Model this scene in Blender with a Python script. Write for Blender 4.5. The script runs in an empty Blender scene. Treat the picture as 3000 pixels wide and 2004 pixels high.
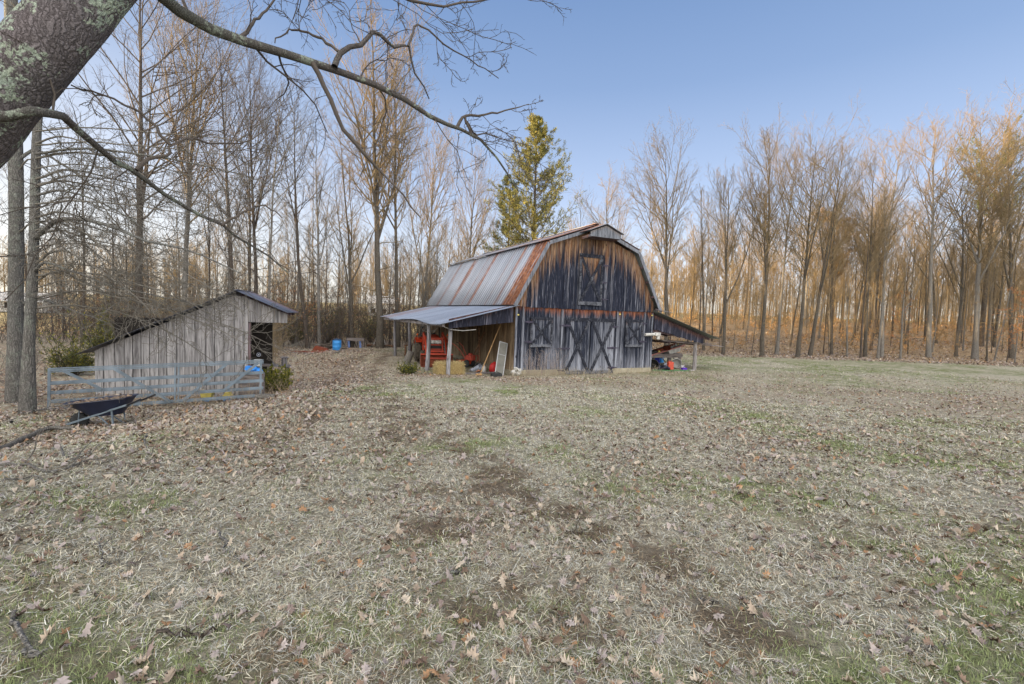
import bpy, math, random
import numpy as np
from mathutils import Vector, Matrix, Euler

# ------------------------------------------------------------------ camera, world, sun, exposure
C = bpy.context.scene.collection
scn = bpy.context.scene
FPX = 1392.0
CAM = np.array([0.0, 0.0, 1.7])
_p, _r = math.radians(3.25), math.radians(2.0)
cF = np.array([0, math.cos(_p), -math.sin(_p)])
_R0 = np.array([1.0, 0, 0]); _U0 = np.cross(_R0, cF)
cR = math.cos(_r) * _R0 + math.sin(_r) * _U0
cU = np.cross(cR, cF)
cam_d = bpy.data.cameras.new('camera'); cam = bpy.data.objects.new('camera', cam_d); C.objects.link(cam)
cam_d.sensor_width = 36.0; cam_d.lens = 36.0 * FPX / 3000.0; cam_d.clip_end = 3000; cam_d.clip_start = 0.05
cam.matrix_world = Matrix(((cR[0], cU[0], -cF[0], CAM[0]), (cR[1], cU[1], -cF[1], CAM[1]), (cR[2], cU[2], -cF[2], CAM[2]), (0, 0, 0, 1)))
scn.camera = cam
SUN_EL, SUN_AZ = math.radians(5.5), math.radians(-97.0)      # azimuth clockwise from +Y
w = bpy.data.worlds.new('World'); scn.world = w; w.use_nodes = True
wn = w.node_tree; bg = wn.nodes['Background']
sky = wn.nodes.new('ShaderNodeTexSky'); sky.sky_type = 'NISHITA'; sky.sun_disc = False
sky.sun_elevation = SUN_EL; sky.sun_rotation = SUN_AZ; sky.altitude = 300; sky.air_density = 1.0; sky.dust_density = 0.6; sky.ozone_density = 2.0
# low winter sun: blue overhead, pale towards the sun, bright evening sky in the west and behind the viewer
def _wm(op, a_, b_, clamp=False):
    q = wn.nodes.new('ShaderNodeMath'); q.operation = op; q.use_clamp = clamp
    for k, v in ((0, a_), (1, b_)):
        if isinstance(v, bpy.types.NodeSocket): wn.links.new(v, q.inputs[k])
        else: q.inputs[k].default_value = v
    return q.outputs[0]
def _wmix(f, a_, b_):
    q = wn.nodes.new('ShaderNodeMix'); q.data_type = 'RGBA'
    for s_, v in ((q.inputs[0], f), (q.inputs[6], a_), (q.inputs[7], b_)):
        if isinstance(v, bpy.types.NodeSocket): wn.links.new(v, s_)
        elif hasattr(v, '__len__'): s_.default_value = (*v, 1)
        else: s_.default_value = v
    return q.outputs[2]
_tc = wn.nodes.new('ShaderNodeTexCoord'); _sp = wn.nodes.new('ShaderNodeSeparateXYZ'); wn.links.new(_tc.outputs['Generated'], _sp.inputs[0])
_rp = wn.nodes.new('ShaderNodeValToRGB'); wn.links.new(_sp.outputs[2], _rp.inputs[0])
for _ in range(3): _rp.color_ramp.elements.new(0.5)
for _e, (p_, c_) in zip(_rp.color_ramp.elements, ((0.0, (0.86, 0.82, 0.72)), (0.09, (0.63, 0.69, 0.80)), (0.24, (0.38, 0.48, 0.70)), (0.42, (0.20, 0.30, 0.52)), (0.62, (0.10, 0.19, 0.40)))): _e.position = p_; _e.color = (*c_, 1)
_back = _wm('MULTIPLY', _wm('SUBTRACT', 0.12, _sp.outputs[1]), 2.2, True)
_left = _wm('MULTIPLY', _wm('SUBTRACT', _wm('MULTIPLY', _sp.outputs[0], -1.0), 0.18), 1.3, True)
_low = _wm('SUBTRACT', 1.0, _wm('MULTIPLY', _sp.outputs[2], 1.9), True)
_c1 = _wmix(_wm('MULTIPLY', _wm('MULTIPLY', _left, _low), 0.85), _rp.outputs[0], (0.98, 0.90, 0.78))
_c2 = _wmix(_back, _c1, (2.42, 2.30, 2.20))
_gm = wn.nodes.new('ShaderNodeGamma'); _gm.inputs[1].default_value = 0.6; wn.links.new(sky.outputs[0], _gm.inputs[0])
_c3 = _wmix(0.06, _c2, _gm.outputs[0])
_vs = wn.nodes.new('ShaderNodeVectorMath'); _vs.operation = 'SCALE'; wn.links.new(_c3, _vs.inputs[0]); _vs.inputs['Scale'].default_value = 1.67
wn.links.new(_vs.outputs[0], bg.inputs[0]); bg.inputs[1].default_value = 0.15
sl = bpy.data.lights.new('sun', 'SUN'); so = bpy.data.objects.new('sun', sl); C.objects.link(so)
sl.energy = 3.6; sl.angle = math.radians(0.5); sl.color = (1.0, 0.69, 0.35)
_sd = Vector((math.sin(SUN_AZ) * math.cos(SUN_EL), math.cos(SUN_AZ) * math.cos(SUN_EL), math.sin(SUN_EL)))
so.rotation_euler = _sd.to_track_quat('Z', 'Y').to_euler()
scn.view_settings.view_transform = 'Standard'; scn.view_settings.look = 'None'; scn.view_settings.gamma = 1
scn.view_settings.exposure = 2.35
scn.cycles.max_bounces = 5; scn.cycles.diffuse_bounces = 3; scn.cycles.glossy_bounces = 2; scn.cycles.transparent_max_bounces = 6

def ray(px, py): return cF + cR * (px - 1500) / FPX - cU * (py - 1002) / FPX
def atY(px, py, Y):
    d = ray(px, py); return CAM + d * (Y / d[1])

# ------------------------------------------------------------------ helpers
rnd = random.Random(7)
def hash2(ix, iy, s):
    h = (ix.astype(np.int64) * 374761393 + iy.astype(np.int64) * 668265263 + s * 1442695041) & 0xFFFFFFFF
    h = ((h ^ (h >> 13)) * 1274126177) & 0xFFFFFFFF
    return ((h ^ (h >> 16)) & 0xFFFF) / 65535.0
def vnoise(x, y, sc, s=0):
    x = np.asarray(x, float) * sc; y = np.asarray(y, float) * sc
    ix = np.floor(x); iy = np.floor(y); fx = x - ix; fy = y - iy
    fx = fx * fx * (3 - 2 * fx); fy = fy * fy * (3 - 2 * fy)
    a = hash2(ix, iy, s); b = hash2(ix + 1, iy, s); c = hash2(ix, iy + 1, s); d = hash2(ix + 1, iy + 1, s)
    return (a * (1 - fx) + b * fx) * (1 - fy) + (c * (1 - fx) + d * fx) * fy
def fbm(x, y, sc, s=0, o=4):
    v = 0; a = 0.5; t = 0
    for i in range(o):
        v = v + a * vnoise(x, y, sc, s + i * 17); t += a; a *= 0.5; sc *= 2.03
    return v / t
def sst(a, b, x):
    t = np.clip((np.asarray(x, float) - a) / (b - a), 0, 1); return t * t * (3 - 2 * t)
def gz(x, y, fine=True):
    x = np.asarray(x, float); y = np.asarray(y, float)
    z = -0.047 * np.clip(y, -8, 21.5)
    z = z - 0.62 * sst(-4.5, -9.5, x) * sst(2, 9, y) * sst(28, 17, y)
    z = z - 0.5 * sst(-20, -40, x) * sst(10, 25, y)
    # wooded rise behind the right tree line
    e = y - (43 - 0.12 * np.clip(x - 15, 0, 40))
    z = z + sst(3, 14, x) * ((0.085 + 0.05 * (fbm(x, y, 0.05, 12) - 0.5)) * np.clip(e, 0, 34) * sst(0, 10, e) + 0.02 * np.clip(e - 30, 0, 150) + 1.6 * (fbm(x, y, 0.11, 13) - 0.5) * sst(3, 14, e))
    # fields rising far off on the left and middle
    z = z + sst(18, 4, x) * (0.035 * np.clip(y - 48, 0, 70) + 0.02 * np.clip(y - 118, 0, 300))
    # unseen bank added west of the yard to keep sun off barn and ground
    z = z + 15.2 * sst(-48, -80, x) * sst(4, 22, -x / 1.08 - y) * sst(40, 27, y)
    if fine:
        near = sst(60, 25, y)
        z = z + near * ((fbm(x, y, 0.35, 3) - 0.5) * 0.16 + (fbm(x, y, 2.2, 9) - 0.5) * 0.05)
        z = z + (1 - near) * (fbm(x, y, 0.06, 5) - 0.5) * 0.8
    return z
def G(x, y): return float(gz(np.array([x]), np.array([y]))[0])
def on_ground(px, py, y0=3.0, y1=90.0):
    d = ray(px, py); t = y0 / d[1]
    for i in range(400):
        P = CAM + d * t
        if P[2] < G(P[0], P[1]) or t * d[1] > y1: break
        t += 0.2
    P = CAM + d * t; return (float(P[0]), float(P[1]), G(P[0], P[1]))

def mesh_np(name, V, Q=None, T=None, col=None, smooth=False, cname='wd'):
    m = bpy.data.meshes.new(name)
    V = np.asarray(V, np.float32).reshape(-1, 3); nq = 0 if Q is None else len(Q); nt_ = 0 if T is None else len(T)
    m.vertices.add(len(V)); m.vertices.foreach_set('co', V.ravel())
    idx = []; st = []; 
    if nq: idx.append(np.asarray(Q, np.int32).ravel()); st.append(np.arange(nq) * 4)
    if nt_: idx.append(np.asarray(T, np.int32).ravel()); st.append(nq * 4 + np.arange(nt_) * 3)
    idx = np.concatenate(idx).astype(np.int32); st = np.concatenate(st).astype(np.int32)
    m.loops.add(len(idx)); m.loops.foreach_set('vertex_index', idx)
    m.polygons.add(nq + nt_); m.polygons.foreach_set('loop_start', st)
    m.update(calc_edges=True)
    if smooth: m.polygons.foreach_set('use_smooth', np.ones(nq + nt_, bool))
    if col is not None:
        a = m.color_attributes.new(cname, 'FLOAT_COLOR', 'POINT'); a.data.foreach_set('color', np.asarray(col, np.float32).ravel())
    return m
def link(name, me, mat=None, parent=None, loc=(0, 0, 0), rot=(0, 0, 0)):
    o = bpy.data.objects.new(name, me); C.objects.link(o); o.location = loc; o.rotation_euler = rot
    if mat is not None and me is not None and not me.materials: me.materials.append(mat)
    if parent is not None: o.parent = parent
    return o
def tag(o, label=None, cat=None, group=None, kind=None):
    if label: o['label'] = label
    if cat: o['category'] = cat
    if group: o['group'] = group
    if kind: o['kind'] = kind
    return o
def thing(name, label, cat, loc=(0, 0, 0), rotz=0, group=None, rot=None):
    o = link(name, None, None, None, loc, rot or (0, 0, rotz)); o.empty_display_size = 0.2
    return tag(o, label, cat, group)

class MB:
    def __init__(s): s.v = []; s.f = []; s.c = []; s.M = Matrix(); s.st = []
    def add(s, vs, fs, col=None):
        b = len(s.v); s.st.append((b, len(s.f))); col = col or (rnd.random(), 0, 0, rnd.random())
        for p in vs: s.v.append(tuple(s.M @ Vector(p)))
        s.f += [tuple(b + i for i in f) for f in fs]
        if isinstance(col, list): s.c += col
        else: s.c += [col] * len(vs)
    def box(s, x0, x1, y0, y1, z0, z1, col=None):
        s.add([(x0, y0, z0), (x1, y0, z0), (x1, y1, z0), (x0, y1, z0), (x0, y0, z1), (x1, y0, z1), (x1, y1, z1), (x0, y1, z1)],
              [(0, 3, 2, 1), (4, 5, 6, 7), (0, 1, 5, 4), (1, 2, 6, 5), (2, 3, 7, 6), (3, 0, 4, 7)], col)
    def bar(s, p, q, wd, th, up=(0, 0, 1), col=None):     # wd across, th along up
        p = Vector(p); q = Vector(q); d = (q - p).normalized(); u = Vector(up); a = d.cross(u)
        if a.length < 1e-4: a = d.cross(Vector((1, 0, 0)))
        a.normalize(); u = a.cross(d).normalized(); a *= wd / 2; u *= th / 2
        s.add([p - a - u, p + a - u, p + a + u, p - a + u, q - a - u, q + a - u, q + a + u, q - a + u],
              [(0, 1, 2, 3), (4, 7, 6, 5), (0, 4, 5, 1), (1, 5, 6, 2), (2, 6, 7, 3), (3, 7, 4, 0)], col)
    def tube(s, pts, r, n=8, col=None, cap=True, closed=False):
        pts = [Vector(p) for p in pts]; K = len(pts); rs = r if hasattr(r, '__len__') else [r] * K
        vs = []; fs = []; ref = None
        for i, p in enumerate(pts):
            if closed: d = pts[(i + 1) % K] - pts[i - 1]
            else: d = pts[min(i + 1, K - 1)] - pts[max(i - 1, 0)]
            d.normalize()
            if ref is None: ref = d.orthogonal().normalized()
            ref = (ref - d * ref.dot(d)).normalized(); b = d.cross(ref)
            for k in range(n):
                a = 2 * math.pi * k / n; vs.append(p + (ref * math.cos(a) + b * math.sin(a)) * rs[i])
        for i in range(K if closed else K - 1):
            j = (i + 1) % K
            for k in range(n):
                fs.append((i * n + k, i * n + (k + 1) % n, j * n + (k + 1) % n, j * n + k))
        if cap and not closed: fs += [tuple(range(n))[::-1], tuple((K - 1) * n + k for k in range(n))]
        s.add(vs, fs, col)
    def lathe(s, prof, n=20, axis=(0, 0, 1), org=(0, 0, 0), col=None):    # prof: (r, h)
        ax = Vector(axis).normalized(); a = ax.orthogonal().normalized(); b = ax.cross(a); o = Vector(org); vs = []; fs = []
        for r, h in prof:
            for k in range(n):
                t = 2 * math.pi * k / n; vs.append(o + ax * h + (a * math.cos(t) + b * math.sin(t)) * max(r, 1e-4))
        for i in range(len(prof) - 1):
            for k in range(n): fs.append((i * n + k, i * n + (k + 1) % n, (i + 1) * n + (k + 1) % n, (i + 1) * n + k))
        fs.append(tuple(range(n))[::-1]); fs.append(tuple((len(prof) - 1) * n + k for k in range(n)))
        s.add(vs, fs, col)
    def prism(s, poly, d, col=None):      # poly: 3D points (planar), extruded by vector d
        n = len(poly); d = Vector(d); vs = [Vector(p) for p in poly]; vs += [p + d for p in vs]
        fs = [tuple(range(n))[::-1], tuple(range(n, 2 * n))] + [(i, (i + 1) % n, n + (i + 1) % n, n + i) for i in range(n)]
        s.add(vs, fs, col)
    def blob(s, c, r, n=10, m=7, jit=0.15, col=None, seed=0):
        R = random.Random(seed); vs = []; fs = []; c = Vector(c)
        for i in range(m + 1):
            th = math.pi * i / m
            for k in range(n):
                a = 2 * math.pi * k / n; q = 1 + R.uniform(-jit, jit) * (0 < i < m)
                vs.append(c + Vector((r[0] * math.sin(th) * math.cos(a) * q, r[1] * math.sin(th) * math.sin(a) * q, r[2] * math.cos(th) * q)))
        for i in range(m):
            for k in range(n): fs.append((i * n + k, (i + 1) * n + k, (i + 1) * n + (k + 1) % n, i * n + (k + 1) % n))
        s.add(vs, fs, col)
    def build(s, name, mat, parent=None, smooth=False, loc=(0, 0, 0), rot=(0, 0, 0), bevel=0):
        m = bpy.data.meshes.new(name); m.from_pydata(s.v, [], s.f); m.update()
        a = m.color_attributes.new('wd', 'FLOAT_COLOR', 'POINT'); a.data.foreach_set('color', np.array(s.c, np.float32).ravel())
        if smooth:
            m.polygons.foreach_set('use_smooth', np.ones(len(m.polygons), bool))
            try: m.set_sharp_from_angle(angle=math.radians(40))
            except Exception: pass
        o = link(name, m, mat, parent, loc, rot)
        if bevel:
            b = o.modifiers.new('b', 'BEVEL'); b.width = bevel; b.segments = 2; b.limit_method = 'ANGLE'
        return o

def split(mb, name, mat, parent, bevel=0):
    """one object per added shape"""
    st = mb.st + [(len(mb.v), len(mb.f))]
    for (a, fa), (b_, fb) in zip(st[:-1], st[1:]):
        q = MB(); q.v = mb.v[a:b_]; q.f = [tuple(i - a for i in f) for f in mb.f[fa:fb]]; q.c = mb.c[a:b_]; q.build(name, mat, parent, bevel=bevel)

# ------------------------------------------------------------------ materials
class NT:
    def __init__(s, name, rough=0.8, metal=0.0, spec=0.3):
        s.m = bpy.data.materials.new(name); s.m.use_nodes = True; s.t = s.m.node_tree; s.b = s.t.nodes['Principled BSDF']
        s.b.inputs['Roughness'].default_value = rough; s.b.inputs['Metallic'].default_value = metal; s.b.inputs['Specular IOR Level'].default_value = spec
        s.tc = s.t.nodes.new('ShaderNodeTexCoord')
    def set(s, inp, v):
        if isinstance(v, bpy.types.NodeSocket): s.t.links.new(v, inp)
        elif hasattr(v, '__len__') and len(v) == 3 and inp.type == 'RGBA': inp.default_value = (*v, 1)
        else: inp.default_value = v
    def co(s, scale=(1, 1, 1), which='Object'):
        n = s.t.nodes.new('ShaderNodeMapping'); s.t.links.new(s.tc.outputs[which], n.inputs[0]); n.inputs['Scale'].default_value = scale; return n.outputs[0]
    def noise(s, scale=1, detail=4, vec=None, rough=0.55, dist=0, out=0):
        n = s.t.nodes.new('ShaderNodeTexNoise'); n.inputs['Scale'].default_value = scale; n.inputs['Detail'].default_value = detail
        n.inputs['Roughness'].default_value = rough; n.inputs['Distortion'].default_value = dist
        s.t.links.new(vec if vec else s.tc.outputs['Object'], n.inputs['Vector']); return n.outputs[out]
    def voro(s, scale=1, vec=None, feature='F1', out='Distance'):
        n = s.t.nodes.new('ShaderNodeTexVoronoi'); n.feature = feature; n.inputs['Scale'].default_value = scale
        s.t.links.new(vec if vec else s.tc.outputs['Object'], n.inputs['Vector']); return n.outputs[out]
    def ramp(s, fac, stops, interp='LINEAR'):
        n = s.t.nodes.new('ShaderNodeValToRGB'); s.t.links.new(fac, n.inputs[0]); e = n.color_ramp.elements; n.color_ramp.interpolation = interp
        while len(e) < len(stops): e.new(0.5)
        for i, (p, c) in enumerate(stops):
            e[i].position = p; e[i].color = (*c, 1) if hasattr(c, '__len__') else (c, c, c, 1)
        return n.outputs[0]
    def mix(s, f, a, b, mode='MIX'):
        n = s.t.nodes.new('ShaderNodeMix'); n.data_type = 'RGBA'; n.blend_type = mode
        s.set(n.inputs[0], f); s.set(n.inputs[6], a); s.set(n.inputs[7], b); return n.outputs[2]
    def math(s, op, a, b=0.0, c=None, clamp=False):
        n = s.t.nodes.new('ShaderNodeMath'); n.operation = op; n.use_clamp = clamp; s.set(n.inputs[0], a); s.set(n.inputs[1], b)
        if c is not None: s.set(n.inputs[2], c)
        return n.outputs[0]
    def attr(s, name='wd'):
        n = s.t.nodes.new('ShaderNodeAttribute'); n.attribute_name = name; q = s.t.nodes.new('ShaderNodeSeparateColor'); s.t.links.new(n.outputs['Color'], q.inputs[0])
        return n.outputs['Color'], q.outputs[0], q.outputs[1], q.outputs[2], n.outputs['Alpha']
    def sep(s, v):
        n = s.t.nodes.new('ShaderNodeSeparateXYZ'); s.t.links.new(v, n.inputs[0]); return n.outputs
    def comb(s, x=0.0, y=0.0, z=0.0):
        n = s.t.nodes.new('ShaderNodeCombineXYZ'); s.set(n.inputs[0], x); s.set(n.inputs[1], y); s.set(n.inputs[2], z); return n.outputs[0]
    def bump(s, h, st=0.4, dist=0.02):
        n = s.t.nodes.new('ShaderNodeBump'); n.inputs['Strength'].default_value = st; n.inputs['Distance'].default_value = dist; s.t.links.new(h, n.inputs['Height'])
        s.t.links.new(n.outputs[0], s.b.inputs['Normal'])
    def color(s, c): s.set(s.b.inputs['Base Color'], c); return s

def simple(name, col, rough=0.6, metal=0.0, var=0.25, sc=6, spec=0.3, bump=0.15):
    n = NT(name, rough, metal, spec); f = n.noise(sc, 5)
    f2 = n.noise(sc * 6, 3)
    c = n.mix(n.ramp(f, [(0.3, 0.0), (0.7, 1.0)]), tuple(x * (1 - var) for x in col), tuple(min(1, x * (1 + var * 0.6)) for x in col))
    c = n.mix(n.ramp(f2, [(0.62, 0.0), (0.75, 0.5)]), c, (col[0] * 0.5 + 0.02, col[1] * 0.5 + 0.015, col[2] * 0.5 + 0.01))
    n.color(c); n.bump(f2, bump, 0.01); return n.m

def wood(name, tan, dark, grey, tanlen=0.9, greyh=1.2, tan_amt=1.0, axis='z', greyness=0.45, rough=0.85):
    """weathered boards: wd = (board tone, metres below the top / 5, metres above the foot / 5, random)"""
    n = NT(name, rough, 0, 0.2)
    col, tone, dt, hb, rr = n.attr()
    sc = {'z': (26, 26, 1.6), 'x': (1.6, 26, 26), 'y': (26, 1.6, 26), 'i': (9, 9, 9)}[axis]
    off = n.t.nodes.new('ShaderNodeVectorMath'); off.operation = 'MULTIPLY_ADD'
    n.set(off.inputs[0], n.comb(tone, rr, rr)); off.inputs[1].default_value = (37, 53, 61); n.set(off.inputs[2], n.co(sc))
    grain = n.noise(1.0, 5, off.outputs[0], 0.65, 0.4)
    sc2 = tuple(q * 0.22 for q in sc); off2 = n.t.nodes.new('ShaderNodeVectorMath'); off2.operation = 'MULTIPLY_ADD'
    n.set(off2.inputs[0], n.comb(rr, tone, tone)); off2.inputs[1].default_value = (31, 23, 41); n.set(off2.inputs[2], n.co(sc2))
    streak = n.noise(1.0, 4, off2.outputs[0], 0.6, 0.8)
    cloud = n.noise(0.9, 3)
    # dark over grey
    g1 = n.math('MULTIPLY_ADD', streak, 1.5, n.math('MULTIPLY', tone, 0.45))
    g1 = n.math('ADD', g1, n.math('MULTIPLY', n.math('SUBTRACT', 1.0, n.math('MULTIPLY', hb, 5.0 / greyh), clamp=True), 0.45))
    gf = n.ramp(g1, [(1.17 - greyness * 0.5 - 0.2, 0.0), (1.17 - greyness * 0.5 + 0.22, 1.0)]) if False else n.ramp(n.math('MULTIPLY', g1, 0.5), [(0.62 - greyness * 0.28, 0.0), (0.80 - greyness * 0.2, 1.0)])
    c = n.mix(gf, dark, grey)
    # protected tan wood near the top
    tf = n.math('MULTIPLY', dt, 5.0 / max(tanlen, 0.05))
    tf = n.math('SUBTRACT', n.math('MULTIPLY_ADD', n.math('SUBTRACT', streak, 0.5), 3.2, n.math('MULTIPLY_ADD', tone, 0.7, 0.75)), tf, clamp=True)
    tancol = n.mix(n.ramp(n.noise(1.0, 4, off2.outputs[0], 0.7, 1.5), [(0.40, 0.0), (0.62, 1.0)]), tan, (tan[0] * 0.34, tan[1] * 0.22, tan[2] * 0.16))
    c = n.mix(n.math('MULTIPLY', tf, tan_amt), c, tancol)
    # grain, knots
    c = n.mix(n.math('MULTIPLY', n.ramp(grain, [(0.36, 1.0), (0.52, 0.0)]), 0.75), c, tuple(x * 0.35 for x in dark))
    c = n.mix(n.math('MULTIPLY', n.ramp(grain, [(0.56, 0.0), (0.70, 1.0)]), 0.45), c, tuple(min(1, x * 1.45) for x in grey))
    vs = {'z': (4.5, 4.5, 1.5), 'x': (1.5, 4.5, 4.5), 'y': (4.5, 1.5, 4.5), 'i': (3, 3, 3)}[axis]
    kn = n.voro(1.0, n.co(vs)); c = n.mix(n.ramp(kn, [(0.06, 0.85), (0.13, 0.0)]), c, (0.02, 0.012, 0.01))
    n.color(c); n.bump(grain, 0.55, 0.012); return n.m

def metal_sheet(name, grey, rust_bands, axis=1, seedv=0, blue=0.0, amt=0.25):
    """galvanised sheet; rust in stripes that follow the sheets along axis"""
    n = NT(name, 0.45, 0.35, 0.4); xyz = n.sep(n.tc.outputs['Object']); u = xyz[axis]
    sc = [0.55, 0.55, 0.55]; sc[axis] = 5.0; wob = n.noise(1.0, 5, n.co(tuple(sc)), 0.65)
    st = n.noise(1.0, 3, n.co(tuple(1.2 if i == axis else 0.12 for i in range(3))), 0.5)
    f = None
    for a, b, k in rust_bands:
        uu = n.math('MULTIPLY_ADD', n.math('SUBTRACT', wob, 0.5), 0.7, u)
        g = n.math('MULTIPLY', n.ramp(n.math('MULTIPLY_ADD', uu, 1 / 20.0, 0.25), [((a + 4.9) / 20, 0.0), ((a + 5.1) / 20, 1.0), ((b + 4.9) / 20, 1.0), ((b + 5.1) / 20, 0.0)]), k)
        f = g if f is None else n.math('MAXIMUM', f, g)
    spots = n.ramp(wob, [(0.60 - amt * 0.1, 0.0), (0.70, amt)])
    f = spots if f is None else n.math('MAXIMUM', n.math('MULTIPLY', f, n.ramp(n.noise(1.0, 4, n.co(tuple(9 if i == axis else 0.9 for i in range(3))), 0.6), [(0.30, 0.15), (0.46, 1.0)])), spots)
    base = n.mix(n.ramp(st, [(0.35, 0.0), (0.65, 1.0)]), tuple(x * 0.72 for x in grey), grey)
    base = n.mix(n.ramp(n.noise(14, 4), [(0.4, 0.0), (0.75, 0.5)]), base, tuple(x * 0.7 for x in grey))
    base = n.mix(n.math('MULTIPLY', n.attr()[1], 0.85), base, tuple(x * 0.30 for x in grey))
    rust = n.mix(n.ramp(n.noise(5, 5), [(0.35, 0.0), (0.65, 1.0)]), (0.12, 0.045, 0.028), (0.32, 0.14, 0.07))
    n.color(n.mix(f, base, rust)); n.set(n.b.inputs['Metallic'], n.math('MULTIPLY', n.math('SUBTRACT', 1.0, f, clamp=True), 0.3))
    n.set(n.b.inputs['Roughness'], n.math('MULTIPLY_ADD', f, 0.35, 0.5)); n.bump(n.noise(3, 3), 0.2, 0.02); return n.m

def bark(name, c1, c2, c3, sc=1.0, lichen=0.0):
    n = NT(name, 0.95, 0, 0.1)
    wv = n.t.nodes.new('ShaderNodeVectorMath'); wv.operation = 'MULTIPLY_ADD'; n.set(wv.inputs[0], n.noise(5 * sc, 4, None, 0.6, 0, 1)); wv.inputs[1].default_value = (0.16 / sc, 0.16 / sc, 0.5 / sc); n.set(wv.inputs[2], n.tc.outputs['Object'])
    mp = n.t.nodes.new('ShaderNodeMapping'); n.t.links.new(wv.outputs[0], mp.inputs[0]); mp.inputs['Scale'].default_value = (1, 1, 0.16)
    ridge = n.noise(22 * sc, 5, mp.outputs[0], 0.7); v = n.voro(24 * sc, mp.outputs[0], 'DISTANCE_TO_EDGE'); big = n.noise(0.8, 3); fine = n.noise(60 * sc, 3)
    c = n.mix(n.ramp(ridge, [(0.3, 0.0), (0.7, 1.0)]), c1, c2); c = n.mix(n.ramp(big, [(0.45, 0.0), (0.7, 0.8)]), c, c3)
    c = n.mix(n.ramp(v, [(0.0, 0.6), (0.14, 0.0)]), c, tuple(x * 0.35 for x in c1)); c = n.mix(n.ramp(fine, [(0.35, 0.45), (0.55, 0.0)]), c, tuple(x * 0.4 for x in c1))
    if lichen:
        lf = n.math('MULTIPLY', n.ramp(n.noise(3.6, 6, None, 0.75), [(0.53, 0.0), (0.56, 1.0)]), n.ramp(n.noise(38, 4), [(0.42, 0.0), (0.50, 1.0)]))
        c = n.mix(n.math('MULTIPLY', lf, lichen), c, n.mix(n.noise(9, 2), (0.24, 0.30, 0.27), (0.42, 0.48, 0.36)))
    n.color(c); n.bump(n.math('ADD', n.ramp(v, [(0.0, 0.0), (0.3, 1.0)]), n.math('MULTIPLY', ridge, 1.2)), 0.85, 0.025 / sc); return n.m

def attrcol(name, rough=0.8, trans=0.0, var=0.2):
    n = NT(name, rough, 0, 0.15); c = n.attr()[0]
    c = n.mix(n.ramp(n.noise(60, 3), [(0.35, 0.0), (0.7, var)]), c, (0.05, 0.04, 0.03)); n.color(c); return n.m

M = {}
DK, GRY = (0.035, 0.042, 0.075), (0.30, 0.33, 0.42)
M['barn'] = wood('barn_boards', (0.44, 0.29, 0.17), (0.014, 0.018, 0.034), (0.22, 0.235, 0.28), 1.1, 0.8, 0.95, greyness=0.30)
M['barn_low'] = wood('barn_lower_boards', (0.36, 0.13, 0.05), (0.014, 0.018, 0.032), (0.20, 0.215, 0.26), 0.34, 1.3, 0.9, greyness=0.46)
M['door'] = wood('door_boards', (0.26, 0.13, 0.06), (0.02, 0.025, 0.042), (0.26, 0.28, 0.33), 0.15, 1.4, 0.6, greyness=0.68)
M['brace'] = wood('brace_boards', (0.25, 0.13, 0.07), (0.02, 0.023, 0.034), (0.13, 0.14, 0.165), 0.1, 1.0, 0.4, 'i', greyness=0.4)
M['trim'] = wood('trim_boards', (0.30, 0.2, 0.1), (0.05, 0.06, 0.075), (0.19, 0.205, 0.24), 0.1, 1.0, 0.3, greyness=1.0)
M['fascia'] = wood('fascia_boards', (0.26, 0.12, 0.06), (0.022, 0.024, 0.04), (0.17, 0.17, 0.22), 0.2, 1.0, 0.5, greyness=0.35)
M['side'] = wood('side_boards', (0.40, 0.28, 0.15), (0.15, 0.105, 0.065), (0.42, 0.33, 0.22), 1.5, 1.0, 0.8, greyness=0.6)
M['shed'] = wood('shed_boards', (0.36, 0.33, 0.29), (0.17, 0.165, 0.17), (0.36, 0.355, 0.36), 0.3, 1.0, 0.2, greyness=1.0)
M['post'] = wood('post_wood', (0.32, 0.25, 0.17), (0.09, 0.085, 0.09), (0.34, 0.34, 0.36), 0.6, 1.0, 0.3, greyness=0.85)
M['oldplank'] = wood('old_planks', (0.24, 0.18, 0.12), (0.05, 0.045, 0.05), (0.26, 0.25, 0.26), 0.2, 1.0, 0.4, 'x', greyness=0.6)
M['brownwood'] = wood('brown_wood', (0.30, 0.15, 0.07), (0.10, 0.055, 0.035), (0.26, 0.19, 0.14), 1.0, 1.0, 0.8, 'x', greyness=0.4)
M['roof_low'] = metal_sheet('rusty_roof_metal', (0.50, 0.54, 0.61), [(-0.6, 1.0, 1.0), (1.7, 2.0, 0.75), (5.3, 5.75, 0.85), (8.4, 9.0, 0.85), (11.2, 11.6, 0.6), (2.9, 3.1, 0.4), (6.5, 6.7, 0.5)])
M['roof_top'] = metal_sheet('grey_roof_metal', (0.34, 0.36, 0.41), [(1.5, 2.6, 0.6), (-0.9, 0.6, 0.7), (4.5, 5.5, 0.4), (8.0, 9.0, 0.5)])
M['lean'] = metal_sheet('blue_grey_roof_metal', (0.36, 0.42, 0.53), [(10.2, 12.4, 0.35)], amt=0.2)
M['leanr'] = metal_sheet('dull_roof_metal', (0.30, 0.34, 0.33), [(2.0, 2.6, 0.2)], amt=0.15)
M['shedroof'] = metal_sheet('shed_roof_metal', (0.17, 0.19, 0.25), [(1.0, 1.7, 0.3)], amt=0.2)
M['iron'] = simple('dark_iron', (0.06, 0.055, 0.085), 0.6, 0.5)
M['concrete'] = simple('foundation_concrete', (0.36, 0.33, 0.25), 0.95, 0, 0.3, 3)
M['orange'] = simple('orange_paint', (0.46, 0.048, 0.016), 0.45, 0, 0.2, 5, 0.5)
M['dullred'] = simple('worn_red_paint', (0.42, 0.07, 0.045), 0.55, 0, 0.35, 9)
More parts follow.
